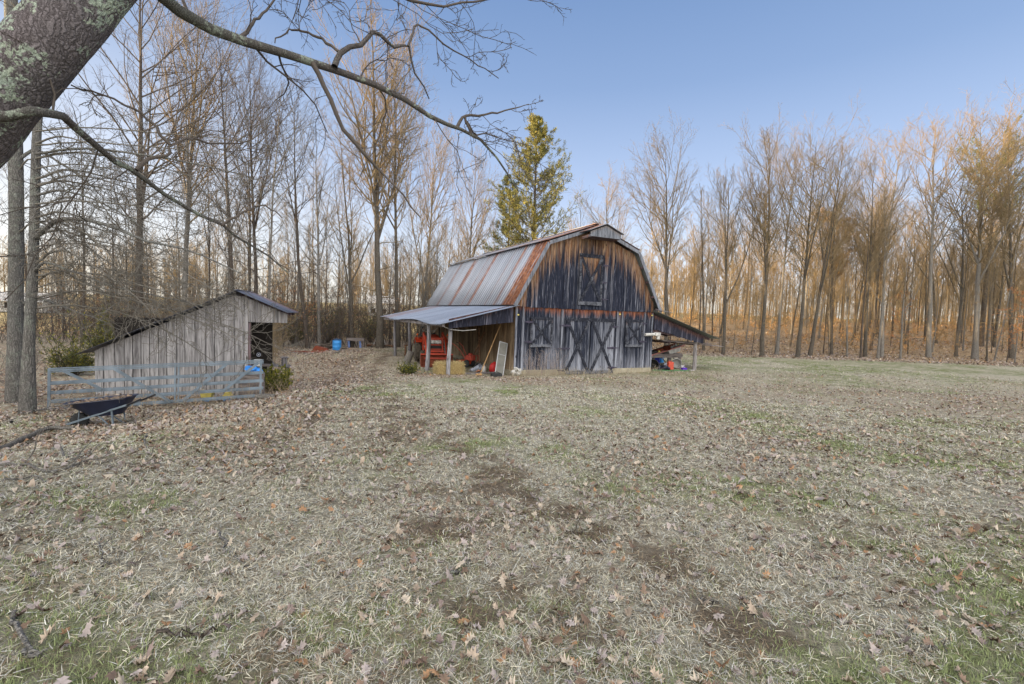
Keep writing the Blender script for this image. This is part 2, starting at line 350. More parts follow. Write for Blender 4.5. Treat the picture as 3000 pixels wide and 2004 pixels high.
M['rustred'] = simple('rusty_steel', (0.20, 0.055, 0.03), 0.85, 0.1, 0.5, 5)
M['black'] = simple('black_plastic', (0.018, 0.018, 0.02), 0.5, 0, 0.3)
M['rubber'] = simple('muddy_rubber', (0.10, 0.085, 0.065), 0.95, 0, 0.5, 5)
M['rubberdark'] = simple('dark_rubber', (0.035, 0.038, 0.04), 0.9, 0, 0.3, 5)
M['rim'] = simple('dusty_rim_paint', (0.42, 0.16, 0.09), 0.7, 0, 0.3, 8)
M['headlamp'] = simple('lamp_glass', (0.62, 0.62, 0.60), 0.2, 0, 0.3, 20, 0.6)
M['amber'] = simple('amber_lens', (0.75, 0.16, 0.03), 0.3)
M['galv'] = simple('galvanised_steel', (0.185, 0.235, 0.28), 0.55, 0.35, 0.35, 3)
M['tub'] = simple('navy_plastic', (0.015, 0.020, 0.045), 0.45, 0, 0.3, 4, 0.4)
M['red'] = simple('red_plastic', (0.52, 0.03, 0.03), 0.45)
M['redcan'] = simple('faded_red_plastic', (0.55, 0.085, 0.05), 0.5)
M['white'] = simple('dirty_white_plastic', (0.48, 0.48, 0.46), 0.5, 0, 0.3)
M['pale'] = simple('pale_blue_plastic', (0.42, 0.46, 0.55), 0.5, 0, 0.3)
M['clay'] = simple('terracotta', (0.50, 0.25, 0.15), 0.9)
M['screen'] = simple('grey_mesh_screen', (0.15, 0.15, 0.135), 0.8, 0, 0.25, 3)
M['alum'] = simple('dull_aluminium', (0.30, 0.31, 0.32), 0.45, 0.5)
M['handle'] = simple('old_handle_wood', (0.36, 0.22, 0.10), 0.8)
M['blue'] = simple('blue_plastic', (0.04, 0.25, 0.62), 0.5, 0, 0.3)
M['deepblue'] = simple('deep_blue_plastic', (0.01, 0.03, 0.42), 0.45)
M['tarp'] = simple('bright_blue_tarp', (0.03, 0.25, 0.75), 0.5)
M['yellow'] = simple('yellow_plastic', (0.62, 0.52, 0.14), 0.5)
M['purple'] = simple('purple_plastic', (0.10, 0.03, 0.45), 0.5)
M['bagblack'] = simple('black_sheeting', (0.012, 0.016, 0.04), 0.3, 0, 0.4, 6, 0.6)
M['pink'] = simple('faded_red_edge', (0.42, 0.19, 0.17), 0.7)
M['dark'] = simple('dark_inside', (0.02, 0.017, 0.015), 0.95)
M['hose'] = simple('green_hose', (0.06, 0.25, 0.10), 0.6)
M['stonem'] = simple('pale_stone', (0.38, 0.37, 0.35), 0.95, 0, 0.35, 10)
M['bark_tall'] = bark('grey_brown_bark', (0.09, 0.077, 0.062), (0.19, 0.168, 0.14), (0.14, 0.14, 0.125), 1.0)
M['bark_dark'] = bark('dark_bark', (0.075, 0.06, 0.05), (0.15, 0.125, 0.105), (0.12, 0.12, 0.11), 1.0)
M['bark_pale'] = bark('pale_bark', (0.17, 0.16, 0.14), (0.31, 0.29, 0.265), (0.24, 0.24, 0.23), 1.2)
M['bark_grey'] = bark('smooth_grey_bark', (0.13, 0.125, 0.115), (0.25, 0.24, 0.225), (0.19, 0.2, 0.19), 1.0, 0.25)
M['bark_big'] = bark('lichen_bark', (0.10, 0.085, 0.085), (0.25, 0.225, 0.235), (0.17, 0.17, 0.18), 1.7, 1.0)
M['bark_limb'] = bark('limb_bark', (0.09, 0.082, 0.08), (0.18, 0.165, 0.155), (0.15, 0.16, 0.135), 3.0, 0.6)
M['twig'] = simple('twig_bark', (0.20, 0.155, 0.092), 0.9, 0, 0.3, 2)
M['twig_dark'] = simple('dark_twig_bark', (0.085, 0.072, 0.062), 0.9, 0, 0.3, 2)
M['twig_grey'] = simple('grey_twig_bark', (0.145, 0.135, 0.115), 0.9, 0, 0.3, 2)
M['leafy'] = attrcol('leaf_tissue', 0.75)
M['grassy'] = attrcol('grass_tissue', 0.8, var=0.1)
M['straw'] = attrcol('straw_tissue', 0.85, var=0.1)

# ------------------------------------------------------------------ terrain
def mask_leaf(x, y):
    a = 0.22 + 0.58 * sst(-1.0, -5.5, x + 0.12 * y) * sst(4.5, 7.5, y) + 0.9 * sst(36, 41, y)
    a = a + 0.33 * sst(2.0, 5, x) * sst(5, 8, y) * sst(24, 17, y) + 0.45 * sst(1.8, 0.5, np.abs(y - 19.6)) * sst(-6, -3, x) * sst(5, 2, x)
    a = a - 0.5 * sst(10, 16, x) * sst(25, 30, y) * sst(40, 37, y)
    return np.clip(a + (fbm(x, y, 0.5, 31) - 0.5) * 1.1, 0, 1)
def mask_green(x, y):
    a = (fbm(x, y, 0.55, 61) - 0.43) * 3.6 + 0.5 * sst(24, 30, y) * sst(8, 13, x) + 0.15 * sst(-0.2, -2, x) * sst(5, 2, y)
    a = a - 0.5 * sst(-3, -7, x) * sst(6, 9, y) * sst(28, 24, y)
    return np.clip(a, 0, 1) * (1 - 0.8 * mask_leaf(x, y)) 
def _pg(px, py): q = on_ground(px, py, 1.5); return q[0], q[1]
DB = []
for (px, py, rx, ry) in ((1420, 1450, 0.55, 0.30), (1650, 1520, 0.3, 0.4), (1810, 1600, 0.3, 0.25), (1410, 1800, 0.28, 0.30), (1400, 1960, 0.30, 0.25), (1580, 1950, 0.16, 0.16), (1980, 1720, 0.2, 0.2), (2140, 1870, 0.26, 0.2), (1300, 1560, 0.3, 0.3), (1700, 1960, 0.2, 0.12)):
    DB.append(_pg(px, py) + (rx * 1.45, ry * 1.45))
RUT = [_pg(*q) for q in ((985, 1075), (1000, 1120), (1080, 1165), (1210, 1225), (1340, 1300), (1430, 1370), (1450, 1450))]
def mask_dirt(x, y):
    s0 = 0.0
    for (bx_, by_, rx, ry) in DB: s0 = s0 + np.exp(-((x - bx_) / rx) ** 2 - ((y - by_) / ry) ** 2)
    s1 = np.minimum(s0, 1.0); s2 = 0.0
    for k in range(len(RUT) - 1):
        (ax_, ay_), (bx_, by_) = RUT[k], RUT[k + 1]; t = np.clip(((x - ax_) * (bx_ - ax_) + (y - ay_) * (by_ - ay_)) / ((bx_ - ax_) ** 2 + (by_ - ay_) ** 2), 0, 1)
        s2 = np.maximum(s2, np.exp(-((x - ax_ - t * (bx_ - ax_)) ** 2 + (y - ay_ - t * (by_ - ay_)) ** 2) / 0.32 ** 2))
    tr = -9.6 + 0.0 * y
    cx = np.interp(y, [6, 9, 12, 15, 19, 24, 30], [-2.4, -3.0, -4.0, -5.2, -6.6, -7.6, -8.5])
    s3 = (np.exp(-((x - cx - 0.75) / 0.46) ** 2) + np.exp(-((x - cx + 0.75) / 0.46) ** 2)) * sst(5.5, 9, y) * sst(32, 28, y) * 1.0
    n_ = fbm(x, y, 1.7, 91)
    n2 = fbm(x, y, 4.5, 95)
    return np.clip((s1 * 0.95 + s2 * 0.85 + s3) * 0.9 * 1.15 * sst(0.40, 0.60, 0.45 * n_ + 0.55 * n2) + sst(0.60, 0.72, 0.5 * n_ + 0.5 * n2) * 0.5 * sst(12, 4, y), 0, 0.85)
NG = 460
uu = np.linspace(-1, 1, NG)
gx = 2.0 * np.sinh(6.0 * uu) ; gx = gx - 1.0
vv = np.linspace(-0.72, 1.13, NG)
gy = 2.2 * np.sinh(6.0 * vv) + 3.0
X, Y = np.meshgrid(gx, gy); Z = gz(X, Y)
V = np.stack([X, Y, Z], -1).reshape(-1, 3)
i = np.arange(NG - 1); I, J = np.meshgrid(i, i); b = (J * NG + I).ravel()
Q = np.stack([b, b + 1, b + NG + 1, b + NG], -1)
col = np.stack([mask_leaf(X, Y), mask_green(X, Y), mask_dirt(X, Y), np.ones_like(X)], -1).reshape(-1, 4)
n = NT('ground_cover', 1.0, 0, 0.1)
_, ml, mg, md, _a = n.attr()
P = n.tc.outputs['Object']; xyz = n.sep(P)
grain = n.noise(55, 4, None, 0.7); mid = n.noise(7, 5, None, 0.65); big = n.noise(0.5, 4)
dry = n.mix(n.ramp(mid, [(0.35, 0.0), (0.65, 1.0)]), (0.25, 0.23, 0.17), (0.47, 0.44, 0.34))
green = n.mix(mid, (0.10, 0.13, 0.05), (0.21, 0.23, 0.10))
c = n.mix(n.math('MULTIPLY', mg, n.ramp(n.noise(2.4, 5), [(0.36, 0.0), (0.60, 1.0)])), dry, green)
vc = n.voro(11, None, 'F1', 'Color'); vcs = n.t.nodes.new('ShaderNodeSeparateColor'); n.t.links.new(vc, vcs.inputs[0])
leafc = n.ramp(vcs.outputs[0], [(0.0, (0.16, 0.095, 0.06)), (0.35, (0.25, 0.17, 0.12)), (0.65, (0.33, 0.27, 0.22)), (0.9, (0.29, 0.15, 0.07)), (1.0, (0.44, 0.36, 0.27))])
c = n.mix(n.math('MULTIPLY', ml, n.ramp(vcs.outputs[1], [(0.25, 0.0), (0.45, 0.9)])), c, leafc)
dirt = n.mix(n.ramp(n.noise(26, 5, None, 0.75), [(0.35, 0.0), (0.65, 1.0)]), (0.06, 0.044, 0.032), (0.20, 0.15, 0.105))
c = n.mix(md, c, dirt)
# farther off: open straw-coloured fields, woodland litter
litter = n.mix(mid, (0.24, 0.165, 0.095), (0.42, 0.31, 0.18))
wood_f = n.ramp(n.math('MULTIPLY_ADD', xyz[1], 0.01, 0.0), [(0.395, 0.0), (0.43, 0.75)])
field_f = n.ramp(n.math('MULTIPLY_ADD', xyz[1], 0.01, n.math('MULTIPLY', n.ramp(n.math('MULTIPLY_ADD', xyz[0], 0.02, 0.5), [(0.5, 0.0), (0.75, 1.0)]), -0.5)), [(0.42, 0.0), (0.56, 1.0)])
c = n.mix(wood_f, c, litter)
c = n.mix(field_f, c, n.mix(n.noise(0.12, 4), (0.36, 0.29, 0.16), (0.40, 0.36, 0.20)))
c = n.mix(n.ramp(grain, [(0.30, 0.55), (0.5, 0.0)]), c, (0.06, 0.045, 0.03))
n.color(c); n.bump(n.math('ADD', n.math('MULTIPLY', grain, 0.5), mid), 0.9, 0.06)
ground = link('ground', mesh_np('ground', V, Q, None, col, True), n.m)
tag(ground, 'lawn of dry winter grass with leaf litter and bare dirt patches', kind='structure')

# ------------------------------------------------------------------ the barn
BL = Vector((0.125, 21.3, -0.90)); BA = math.radians(25.47)
exb = np.array([math.cos(BA), math.sin(BA)]); eyb = np.array([-math.sin(BA), math.cos(BA)])
def bw(lx, ly, dz=0.0):
    q = np.array([BL[0], BL[1]]) + exb * lx + eyb * ly; return (float(q[0]), float(q[1]), G(q[0], q[1]) + dz)
BWD, BLEN = 7.9, 13.8
def bcol(tone, top, foot, r=None): return (tone, max(0, top) / 5.0, max(0, foot) / 5.0, rnd.random() if r is None else r)
def board(mb, x0, x1, zb, ztl, ztr, y0, y1, tone=None, zbr=None, roof=None):
    """upright board on a wall in the xz plane"""
    tone = rnd.random() if tone is None else tone; r = rnd.random(); zbr = zb if zbr is None else zbr
    tl, tr = (roof if roof else (ztl, ztr))
    vs = [(x0, y0, zb), (x1, y0, zbr), (x1, y1, zbr), (x0, y1, zb), (x0, y0, ztl), (x1, y0, ztr), (x1, y1, ztr), (x0, y1, ztl)]
    cs = [bcol(tone, (tl if i in (0, 3, 4, 7) else tr) - v[2], v[2], r) for i, v in enumerate(vs)]
    mb.add(vs, [(0, 3, 2, 1), (4, 5, 6, 7), (0, 1, 5, 4), (1, 2, 6, 5), (2, 3, 7, 6), (3, 0, 4, 7)], cs)
def roofz(x):
    return float(np.interp(x, [-0.25, 1.42, 3.95, 6.48, 8.15], [3.03, 5.93, 6.86, 5.93, 3.03]))
barn = thing('barn', 'weathered dark plank barn with gambrel roof, crossed double doors and two lean-tos', 'barn', BL, BA)
mb = MB(); x = 0.0
while x < BWD - 0.02:      # lower front wall
    wd_ = min(rnd.uniform(0.15, 0.25), BWD - x); d = rnd.uniform(0, 0.012)
    board(mb, x + 0.005, x + wd_ - 0.005, 0.10 + rnd.uniform(-0.02, 0.03), 3.06, 3.06, -d, 0.025, zbr=None)
    x += wd_
lw = mb.build('front_wall', M['barn_low'], barn)
mb = MB()
for xb in (0.02, 0.36, 2.42, 5.62, 5.9, 7.35, 7.86):     # battens
    board(mb, xb - 0.045, xb + 0.05, 0.12, 3.03, 3.03, -0.045, -0.0145, 0.9)
split(mb, 'batten', M['door'], barn)
mb = MB(); x = 0.02
while x < 7.88:
    wd_ = min(rnd.uniform(0.14, 0.24), 7.90 - x); d = rnd.uniform(0, 0.016); zt0, zt1 = roofz(x) - 0.10, roofz(x + wd_) - 0.10
    zb = 2.98 + rnd.uniform(-0.015, 0.015)
    xa, xb_ = x + 0.005, x + wd_ - 0.005
    if zt0 > zb and zt1 > zb:
        ap = 3.95
        board(mb, xa, xb_, zb, zt0, zt1, -0.05 - d, -0.024, roof=(min(zt0, 6.5), min(zt1, 6.5)))
        if rnd.random() < 0.42: board(mb, xb_ - 0.03, xb_ + 0.035, zb + 0.02, zt1 - 0.02, zt1 - 0.02, -0.088, -0.068, rnd.uniform(0.7, 1))
    x += wd_
mb.build('gable_wall', M['barn'], barn)
# side and back walls, dark lining
mb = MB(); y = 0.03
while y < BLEN - 0.05:
    wd_ = rnd.uniform(0.16, 0.26); t = rnd.random(); r = rnd.random()
    vs = [(-0.0, y, 0.05), (-0.0, y + wd_ - 0.018, 0.05), (0.03, y + wd_ - 0.018, 0.05), (0.03, y, 0.05)]; vs += [(a, b_, 3.0) for a, b_, _ in vs]
    mb.add(vs, [(0, 1, 2, 3), (7, 6, 5, 4), (1, 0, 4, 5), (2, 1, 5, 6), (3, 2, 6, 7), (0, 3, 7, 4)], [bcol(t, 3.0 - v[2], v[2], r) for v in vs]); y += wd_
mb.build('side_wall', M['side'], barn)
mb = MB(); y = 0.03
while y < BLEN - 0.05:
    wd_ = rnd.uniform(0.16, 0.26); t = rnd.random(); r = rnd.random()
    vs = [(BWD - 0.03, y, 0.05), (BWD - 0.03, y + wd_ - 0.01, 0.05), (BWD, y + wd_ - 0.01, 0.05), (BWD, y, 0.05)]; vs += [(a, b_, 3.0) for a, b_, _ in vs]
    mb.add(vs, [(0, 1, 2, 3), (7, 6, 5, 4), (1, 0, 4, 5), (2, 1, 5, 6), (3, 2, 6, 7), (0, 3, 7, 4)], [bcol(t, 3.0 - v[2], v[2], r) for v in vs]); y += wd_
mb.build('side_wall', M['side'], barn)
mb = MB(); x = 0.04
while x < 7.8:
    board(mb, x, x + 0.215, 0.05, roofz(x) - 0.12, roofz(x + 0.215) - 0.12, BLEN - 0.04, BLEN); x += 0.22
mb.build('back_wall', M['side'], barn)
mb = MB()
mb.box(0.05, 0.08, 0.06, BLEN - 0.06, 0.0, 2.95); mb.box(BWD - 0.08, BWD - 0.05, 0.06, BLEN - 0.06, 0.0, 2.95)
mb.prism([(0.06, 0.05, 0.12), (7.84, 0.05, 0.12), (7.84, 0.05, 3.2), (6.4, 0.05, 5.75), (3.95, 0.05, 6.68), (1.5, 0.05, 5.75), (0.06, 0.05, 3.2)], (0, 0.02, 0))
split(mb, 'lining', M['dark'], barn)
mb = MB(); mb.box(-0.02, BWD + 0.03, -0.03, 0.16, -0.32, 0.115); mb.box(-0.06, 0.12, 0.162, BLEN, -0.3, 0.08); mb.box(BWD - 0.1, BWD + 0.05, 0.162, BLEN, -0.3, 0.08)
split(mb, 'foundation', M['concrete'], barn)

def corr(name, mat, lo, hi, y0, y1, pitch=0.29, amp=0.040, th=0.006, rows=2, sag=None, ax=1, parent=None):
    """ribbed sheet roof from the low edge (x,z) to the high edge (x,z), ribs run down the slope, stacked along y"""
    nseg = int((y1 - y0) / pitch); prof = []
    for k in range(nseg):
        b_ = y0 + (y1 - y0) * k / nseg; pw = (y1 - y0) / nseg
        prof += [(b_ + pw * q_, a_) for q_, a_ in ((0.0, 0), (0.06, 0), (0.14, amp * 0.3), (0.55, amp * 0.25), (0.62, 0), (0.70, 0), (0.78, amp), (0.92, amp))]
    prof.append((y1, 0)); K = len(prof); R = rows + 1
    lo = np.array(lo); hi = np.array(hi); d = hi - lo; nrm = np.array([-d[1], d[0]]); nrm = nrm / np.linalg.norm(nrm)
    if nrm[1] < 0: nrm = -nrm
    V = []
    for s_ in (1, -1):
        for r_ in range(R):
            t = r_ / rows; b_ = lo + d * t
            for (yy, a) in prof:
                sg = sag(t, yy) if sag else 0.0
                q = b_ + nrm * (a + s_ * th / 2); V.append((q[0], yy, q[1] + sg))
    Q = []
    for s_ in range(2):
        for r_ in range(rows):
            for k in range(K - 1):
                a = s_ * R * K + r_ * K + k; f = (a, a + 1, a + K + 1, a + K); Q.append(f if s_ == 0 else f[::-1])
    h = R * K
    for k in range(K - 1): Q.append((k, h + k, h + k + 1, k + 1)); a = rows * K + k; Q.append((a, a + 1, h + a + 1, h + a))
    for r_ in range(rows): a = r_ * K; Q.append((a, a + K, h + a + K, h + a)); a += K - 1; Q.append((a, h + a, h + a + K, a + K))
    fl = np.array([[1.0, 1.0, 0.0, 0.0, 0.95, 0.95, 0.1, 0.05][k % 8] for k in range(K)]); cc = np.zeros((len(V), 4)); cc[:, 0] = np.tile(fl, 2 * R); cc[:, 3] = 0.5  # flags the valleys beside the ribs for painted shade, giving rib contrast
    return link(name, mesh_np(name, V, Q, None, cc), mat, parent)
RF0, RF1 = -0.36, BLEN + 0.25
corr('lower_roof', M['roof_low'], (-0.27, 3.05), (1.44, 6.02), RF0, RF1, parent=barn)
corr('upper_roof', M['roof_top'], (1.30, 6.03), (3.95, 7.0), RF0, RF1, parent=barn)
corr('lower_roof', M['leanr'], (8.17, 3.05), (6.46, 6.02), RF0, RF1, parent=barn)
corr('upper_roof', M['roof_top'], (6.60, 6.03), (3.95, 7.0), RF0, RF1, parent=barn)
mb = MB(); mb.bar((3.95, RF0 - 0.02, 7.035), (3.95, RF1, 7.035), 0.28, 0.02); mb.build('ridge_cap', M['roof_top'], barn)
# rake boards along the gable edge
mb = MB()
for (p, q) in (((-0.22, 3.0), (1.38, 5.90)), ((1.42, 5.92), (3.7, 6.76)), ((8.12, 3.0), (6.52, 5.90)), ((6.48, 5.92), (4.2, 6.76))):
    mb.bar((p[0], -0.345, p[1]), (q[0], -0.345, q[1]), 0.035, 0.16, up=(0, 1, 0) if False else (-(q[1] - p[1]), 0, q[0] - p[0]), col=(0.9, 0.5, 0.3, 0.5))
split(mb, 'rake_board', M['trim'], barn)
mb = MB()      # purlins and pale sheathing seen under the right eave
for t in (0.06, 0.27, 0.52, 0.76):
    x_, z_ = 8.12 + (6.48 - 8.12) * t, 2.96 + (5.90 - 2.96) * t
    mb.box(x_ - 0.05, x_ + 0.04, -0.325, -0.07, z_ - 0.045, z_ + 0.045)
for t in (0.1, 0.35, 0.6, 0.85):
    x_, z_ = -0.2 + (1.42 + 0.2) * t, 2.96 + (5.90 - 2.96) * t
    mb.box(x_ - 0.04, x_ + 0.05, -0.325, -0.07, z_ - 0.045, z_ + 0.045)
split(mb, 'purlin', M['fascia'], barn)
mb = MB(); mb.bar((7.75, -0.42, 3.12), (8.75, -0.42, 3.02), 0.10, 0.03); mb.build('eave_plank', M['trim'], barn)
# hay hood at the peak
mb = MB(); k = 0
for x in np.arange(3.10, 4.78, 0.21):
    x1 = min(x + 0.205, 4.79); za, zb_ = [6.84 - abs(q - 3.95) * 0.40 for q in (x, x1)]
    board(mb, x, x1, 6.29, za, zb_, -1.06, -1.035, 0.8)
hood = mb.build('hay_hood', M['trim'], barn)
mb = MB()
for s_ in (-1, 1):
    mb.prism([(3.95, -1.14, 6.93), (3.95 + s_ * 0.98, -1.14, 6.54), (3.95 + s_ * 0.98, -1.14, 6.52), (3.95, -1.14, 6.905)], (0, 1.6, 0.04))
    mb.bar((3.95 + s_ * 0.80, -1.03, 6.33), (3.95 + s_ * 0.80, -0.3, 6.30), 0.05, 0.12)
mb.build('hood_roof', M['roof_top'], hood)
mb = MB(); mb.prism([(3.12, -0.34, 6.28), (4.78, -0.34, 6.28), (4.78, -1.03, 6.28), (3.12, -1.03, 6.28)], (0, 0, 0.02)); mb.build('hood_soffit', M['fascia'], hood)

def strap_hinge(parent, x0, x1, z):
    mb = MB(); s_ = 1 if x1 > x0 else -1
    mb.prism([(x0, -0.118, z - 0.035), (x0 + (x1 - x0) * 0.45, -0.118, z - 0.055), (x1, -0.118, z - 0.012), (x1, -0.118, z + 0.012), (x0 + (x1 - x0) * 0.45, -0.118, z + 0.04), (x0, -0.118, z + 0.03)], (0, 0.012, 0))
    mb.tube([(x0 + (x1 - x0) * 0.45, -0.126, z - 0.07), (x0 + (x1 - x0) * 0.45, -0.126, z + 0.07)], 0.014, 6)
    mb.build('hinge', M['iron'], parent)
def shutter(name, x0, x1, z0, z1, y, fr, hinges, xb=0.10, mat='door', side_rails=True, label=None):
    root = thing(name, None, None, (0, 0, 0)); root.parent = barn
    if label: root['label'] = label
    mb = MB(); n_ = max(3, int(round((x1 - x0) / 0.24))); w_ = (x1 - x0) / n_
    for i in range(n_):
        board(mb, x0 + i * w_ + 0.004, x0 + (i + 1) * w_ - 0.004, z0 + rnd.uniform(-0.02, 0.02), z1, z1, y - 0.025 - rnd.uniform(0, 0.006), y)
    mb.build('panel', M[mat], root)
    yf = y - 0.034
    mb = MB(); mb.box(x0 - 0.03, x1 + 0.03, yf - 0.03, yf, z1 - fr, z1, bcol(0.3, 2, 1)); mb.box(x0 - 0.02, x1 + 0.02, yf - 0.03, yf, z0, z0 + fr, bcol(0.95, 2, 0.5))
    split(mb, 'rail', M['brace'], root)
    if side_rails:
        mb = MB(); board(mb, x0 - 0.01, x0 + fr * 0.65, z0 + fr + 0.003, z1 - fr - 0.003, z1 - fr, yf - 0.02, yf, 0.9); board(mb, x1 - fr * 0.65, x1 + 0.01, z0 + fr + 0.003, z1 - fr - 0.003, z1 - fr, yf - 0.02, yf, 0.9)
        split(mb, 'stile', M['brace'], root)
    zi0, zi1 = z0 + fr + 0.01, z1 - fr - 0.01; e = fr * 0.5
    mb = MB(); mb.bar((x0 + e, yf - 0.012, zi1), (x1 - e, yf - 0.012, zi0), xb, 0.022, up=(0, 1, 0), col=bcol(0.2, 2, 1)); mb.build('brace', M['brace'], root)
    mb = MB(); mb.bar((x0 + e, yf - 0.037, zi0), (x1 - e, yf - 0.037, zi1), xb, 0.022, up=(0, 1, 0), col=bcol(0.75, 2, 1)); mb.build('brace', M['brace'], root)
    for (a, b_, z) in hinges: strap_hinge(root, a, b_, z)
    return root
shutter('window_shutter', 0.74, 1.86, 1.18, 2.55, -0.05, 0.12, [(0.74 + 0.1, 0.38, 2.32), (0.84, 0.38, 1.42)], 0.11)
shutter('window_shutter', 6.13, 7.20, 1.20, 2.58, -0.05, 0.12, [(7.0, 7.5, 2.40), (7.0, 7.5, 1.48)], 0.10)
shutter('barn_door', 2.62, 3.96, -0.10, 2.58, -0.06, 0.16, [(2.85, 2.2, 2.20), (2.85, 2.15, 1.12), (2.85, 2.2, 0.08)], 0.14, side_rails=False)
shutter('barn_door', 4.02, 5.40, -0.12, 2.58, -0.06, 0.16, [(5.1, 5.65, 2.20), (5.0, 5.72, 1.15), (5.1, 5.66, 0.17)], 0.14, side_rails=False)
shutter('hay_door', 3.20, 4.52, 3.20, 5.62, -0.10, 0.17, [(4.3, 4.95, 5.15), (4.3, 4.86, 4.33), (4.3, 4.95, 3.52)], 0.13, mat='barn', label='loft door with crossed braces under the hay hood')
mb = MB()
for (x_, z_) in ((0.10, 2.62), (5.73, 2.83), (7.80, 2.83)): mb.box(x_ - 0.05, x_ + 0.04, -0.072, -0.052, z_ - 0.03, z_ + 0.03)
split(mb, 'yellow_tag', M['yellow'], barn)

# left lean-to
def sagL(t, yy): return -(1 - t) * (0.05 * math.sin(yy * 0.9) + 0.07 * math.exp(-((yy - 3.4) / 1.3) ** 2) * -1 + 0.05 * math.exp(-((yy) / 1.2) ** 2))
lt = thing('lean_to', None, None); lt.parent = barn; lt['label'] = 'lean-to with pale ribbed metal roof sheltering the tractor'
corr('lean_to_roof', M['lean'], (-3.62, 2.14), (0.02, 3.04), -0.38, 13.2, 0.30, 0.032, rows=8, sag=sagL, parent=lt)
mb = MB(); x = -3.1
while x < -0.12:
    za, zb_ = [2.22 + (q + 3.62) * 0.236 for q in (x, x + 0.2)]
    zl = 1.94 + (x + 3.1) * 0.115
    board(mb, x, x + 0.195, zl + rnd.uniform(-0.01, 0.01), za, zb_, 0.02, 0.045, zbr=zl + 0.02); x += 0.2
mb.build('fascia', M['fascia'], lt)
mb = MB(); mb.bar((-3.4, -0.2, 2.08), (-3.4, 12.9, 2.08), 0.09, 0.13)
for yy in np.arange(0.6, 13, 1.2): mb.bar((-3.5, yy, 2.07), (0.0, yy, 2.93), 0.045, 0.12)
split(mb, 'rafter', M['post'], lt)
def ylocal(px, xl):
    n_ = exb; P0 = np.array([BL[0] + exb[0] * xl, BL[1] + exb[1] * xl]); d = ray(px, 1000)
    t = ((P0 - CAM[:2]) @ n_) / (d[:2] @ n_); q = CAM[:2] + d[:2] * t - np.array([BL[0], BL[1]]); return float(q @ eyb)
def PX(px, ly, dz=0.0):      # ground point on the line ly behind the barn front, under pixel column px
    P0 = np.array([BL[0] + eyb[0] * ly, BL[1] + eyb[1] * ly]); d = ray(px, 1060); t = ((P0 - CAM[:2]) @ eyb) / (d[:2] @ eyb); q = CAM[:2] + d[:2] * t
    return (float(q[0]), float(q[1]), G(q[0], q[1]) + dz)
POSTS = [(1317, -2.95, 0.085), (1255, -3.32, 0.095), (1199, -3.38, 0.085), (1157, -3.4, 0.08)]
for (px, xl, r_) in POSTS:
    yl = ylocal(px, xl); g = bw(xl, yl)[2] - BL[2]; mb = MB(); pts = []
    for k in range(7):
        t = k / 6; pts.append((xl + 0.03 * math.sin(t * 5 + px), yl + 0.02 * math.cos(t * 4 + px), g - 0.3 + (2.06 - g + 0.3) * t))
    mb.tube(pts, [r_ * (1.12 - 0.2 * k / 6) for k in range(7)], 12, bcol(rnd.random(), 2, 1)); mb.build('post', M['post'], lt, True)
mb = MB()
for (a, b_, c_) in (((-3.35, 0.2, 2.05), (-2.5, -0.05, 1.86), 0.05), ): mb.tube([a, (-3.0, 0.1, 1.9), b_, (-1.9, -0.05, 1.92)], 0.014, 6)
mb.build('hanging_cable', M['white'], lt)
mb = MB(); R = random.Random(5)
for k in range(14):
    y0_ = R.uniform(0.2, 8); p = Vector((-3.4, y0_, 2.0)); pts = [p.copy()]
    for q in range(7): p = p + Vector((R.uniform(-0.04, 0.04), R.uniform(-0.1, 0.45), R.uniform(-0.22, 0.12))); p.z = min(p.z, 2.02); pts.append(p.copy())
    mb.tube(pts, 0.008, 4)
mb.build('vine', M['twig_grey'], lt)
# right lean-to
lr = thing('lean_to', None, None); lr.parent = barn; lr['label'] = 'narrow lean-to with fringed fascia boards over the workbench'
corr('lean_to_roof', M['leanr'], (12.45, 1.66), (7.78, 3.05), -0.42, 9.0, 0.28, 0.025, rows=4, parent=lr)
mb = MB(); x = 8.0
while x < 11.55:
    za, zb_ = [2.86 - (q - 7.9) * 0.297 for q in (x, x + 0.17)]
    zl = 2.12 - (x - 8.0) * 0.215 + rnd.uniform(-0.03, 0.03)
    board(mb, x, x + 0.165, zl, za, zb_, -0.02, 0.01, zbr=zl - 0.02); x += 0.17
mb.build('fascia', M['fascia'], lr)
mb = MB()
for yy in np.arange(0.25, 9, 1.1): mb.bar((7.9, yy, 2.93), (12.3, yy, 1.62), 0.05, 0.13)
mb.bar((11.25, 0.1, 1.78), (11.25, 8.8, 1.78), 0.09, 0.14); mb.bar((8.0, 0.12, 2.05), (11.3, 0.12, 1.62), 0.05, 0.13)
split(mb, 'rafter', M['fascia'], lr)
for (xl, yl, r_) in ((11.30, 0.28, 0.10), (11.30, 4.4, 0.09), (11.30, 8.4, 0.09)):
    g = bw(xl, yl)[2] - BL[2]; mb = MB(); mb.tube([(xl + 0.02 * math.sin(k), yl, g - 0.3 + (1.75 - g + 0.3) * k / 5) for k in range(6)], [r_ * (1.1 - 0.04 * k) for k in range(6)], 12); mb.build('post', M['post'], lr, True)
mb = MB(); mb.lathe([(0.075, 0), (0.08, 0.02), (0.08, 0.55), (0.07, 0.56)], 14, (0.98, -0.05, 0.06), (7.32, -0.16, 1.83)); g_ = mb.build('downspout', M['white'], barn, True)
mb = MB(); mb.box(7.9, 8.25, -0.28, -0.12, 1.78, 1.96); mb.box(8.05, 8.22, -0.26, -0.14, 1.60, 1.778); mb.build('gutter_end', M['white'], barn, bevel=0.03)

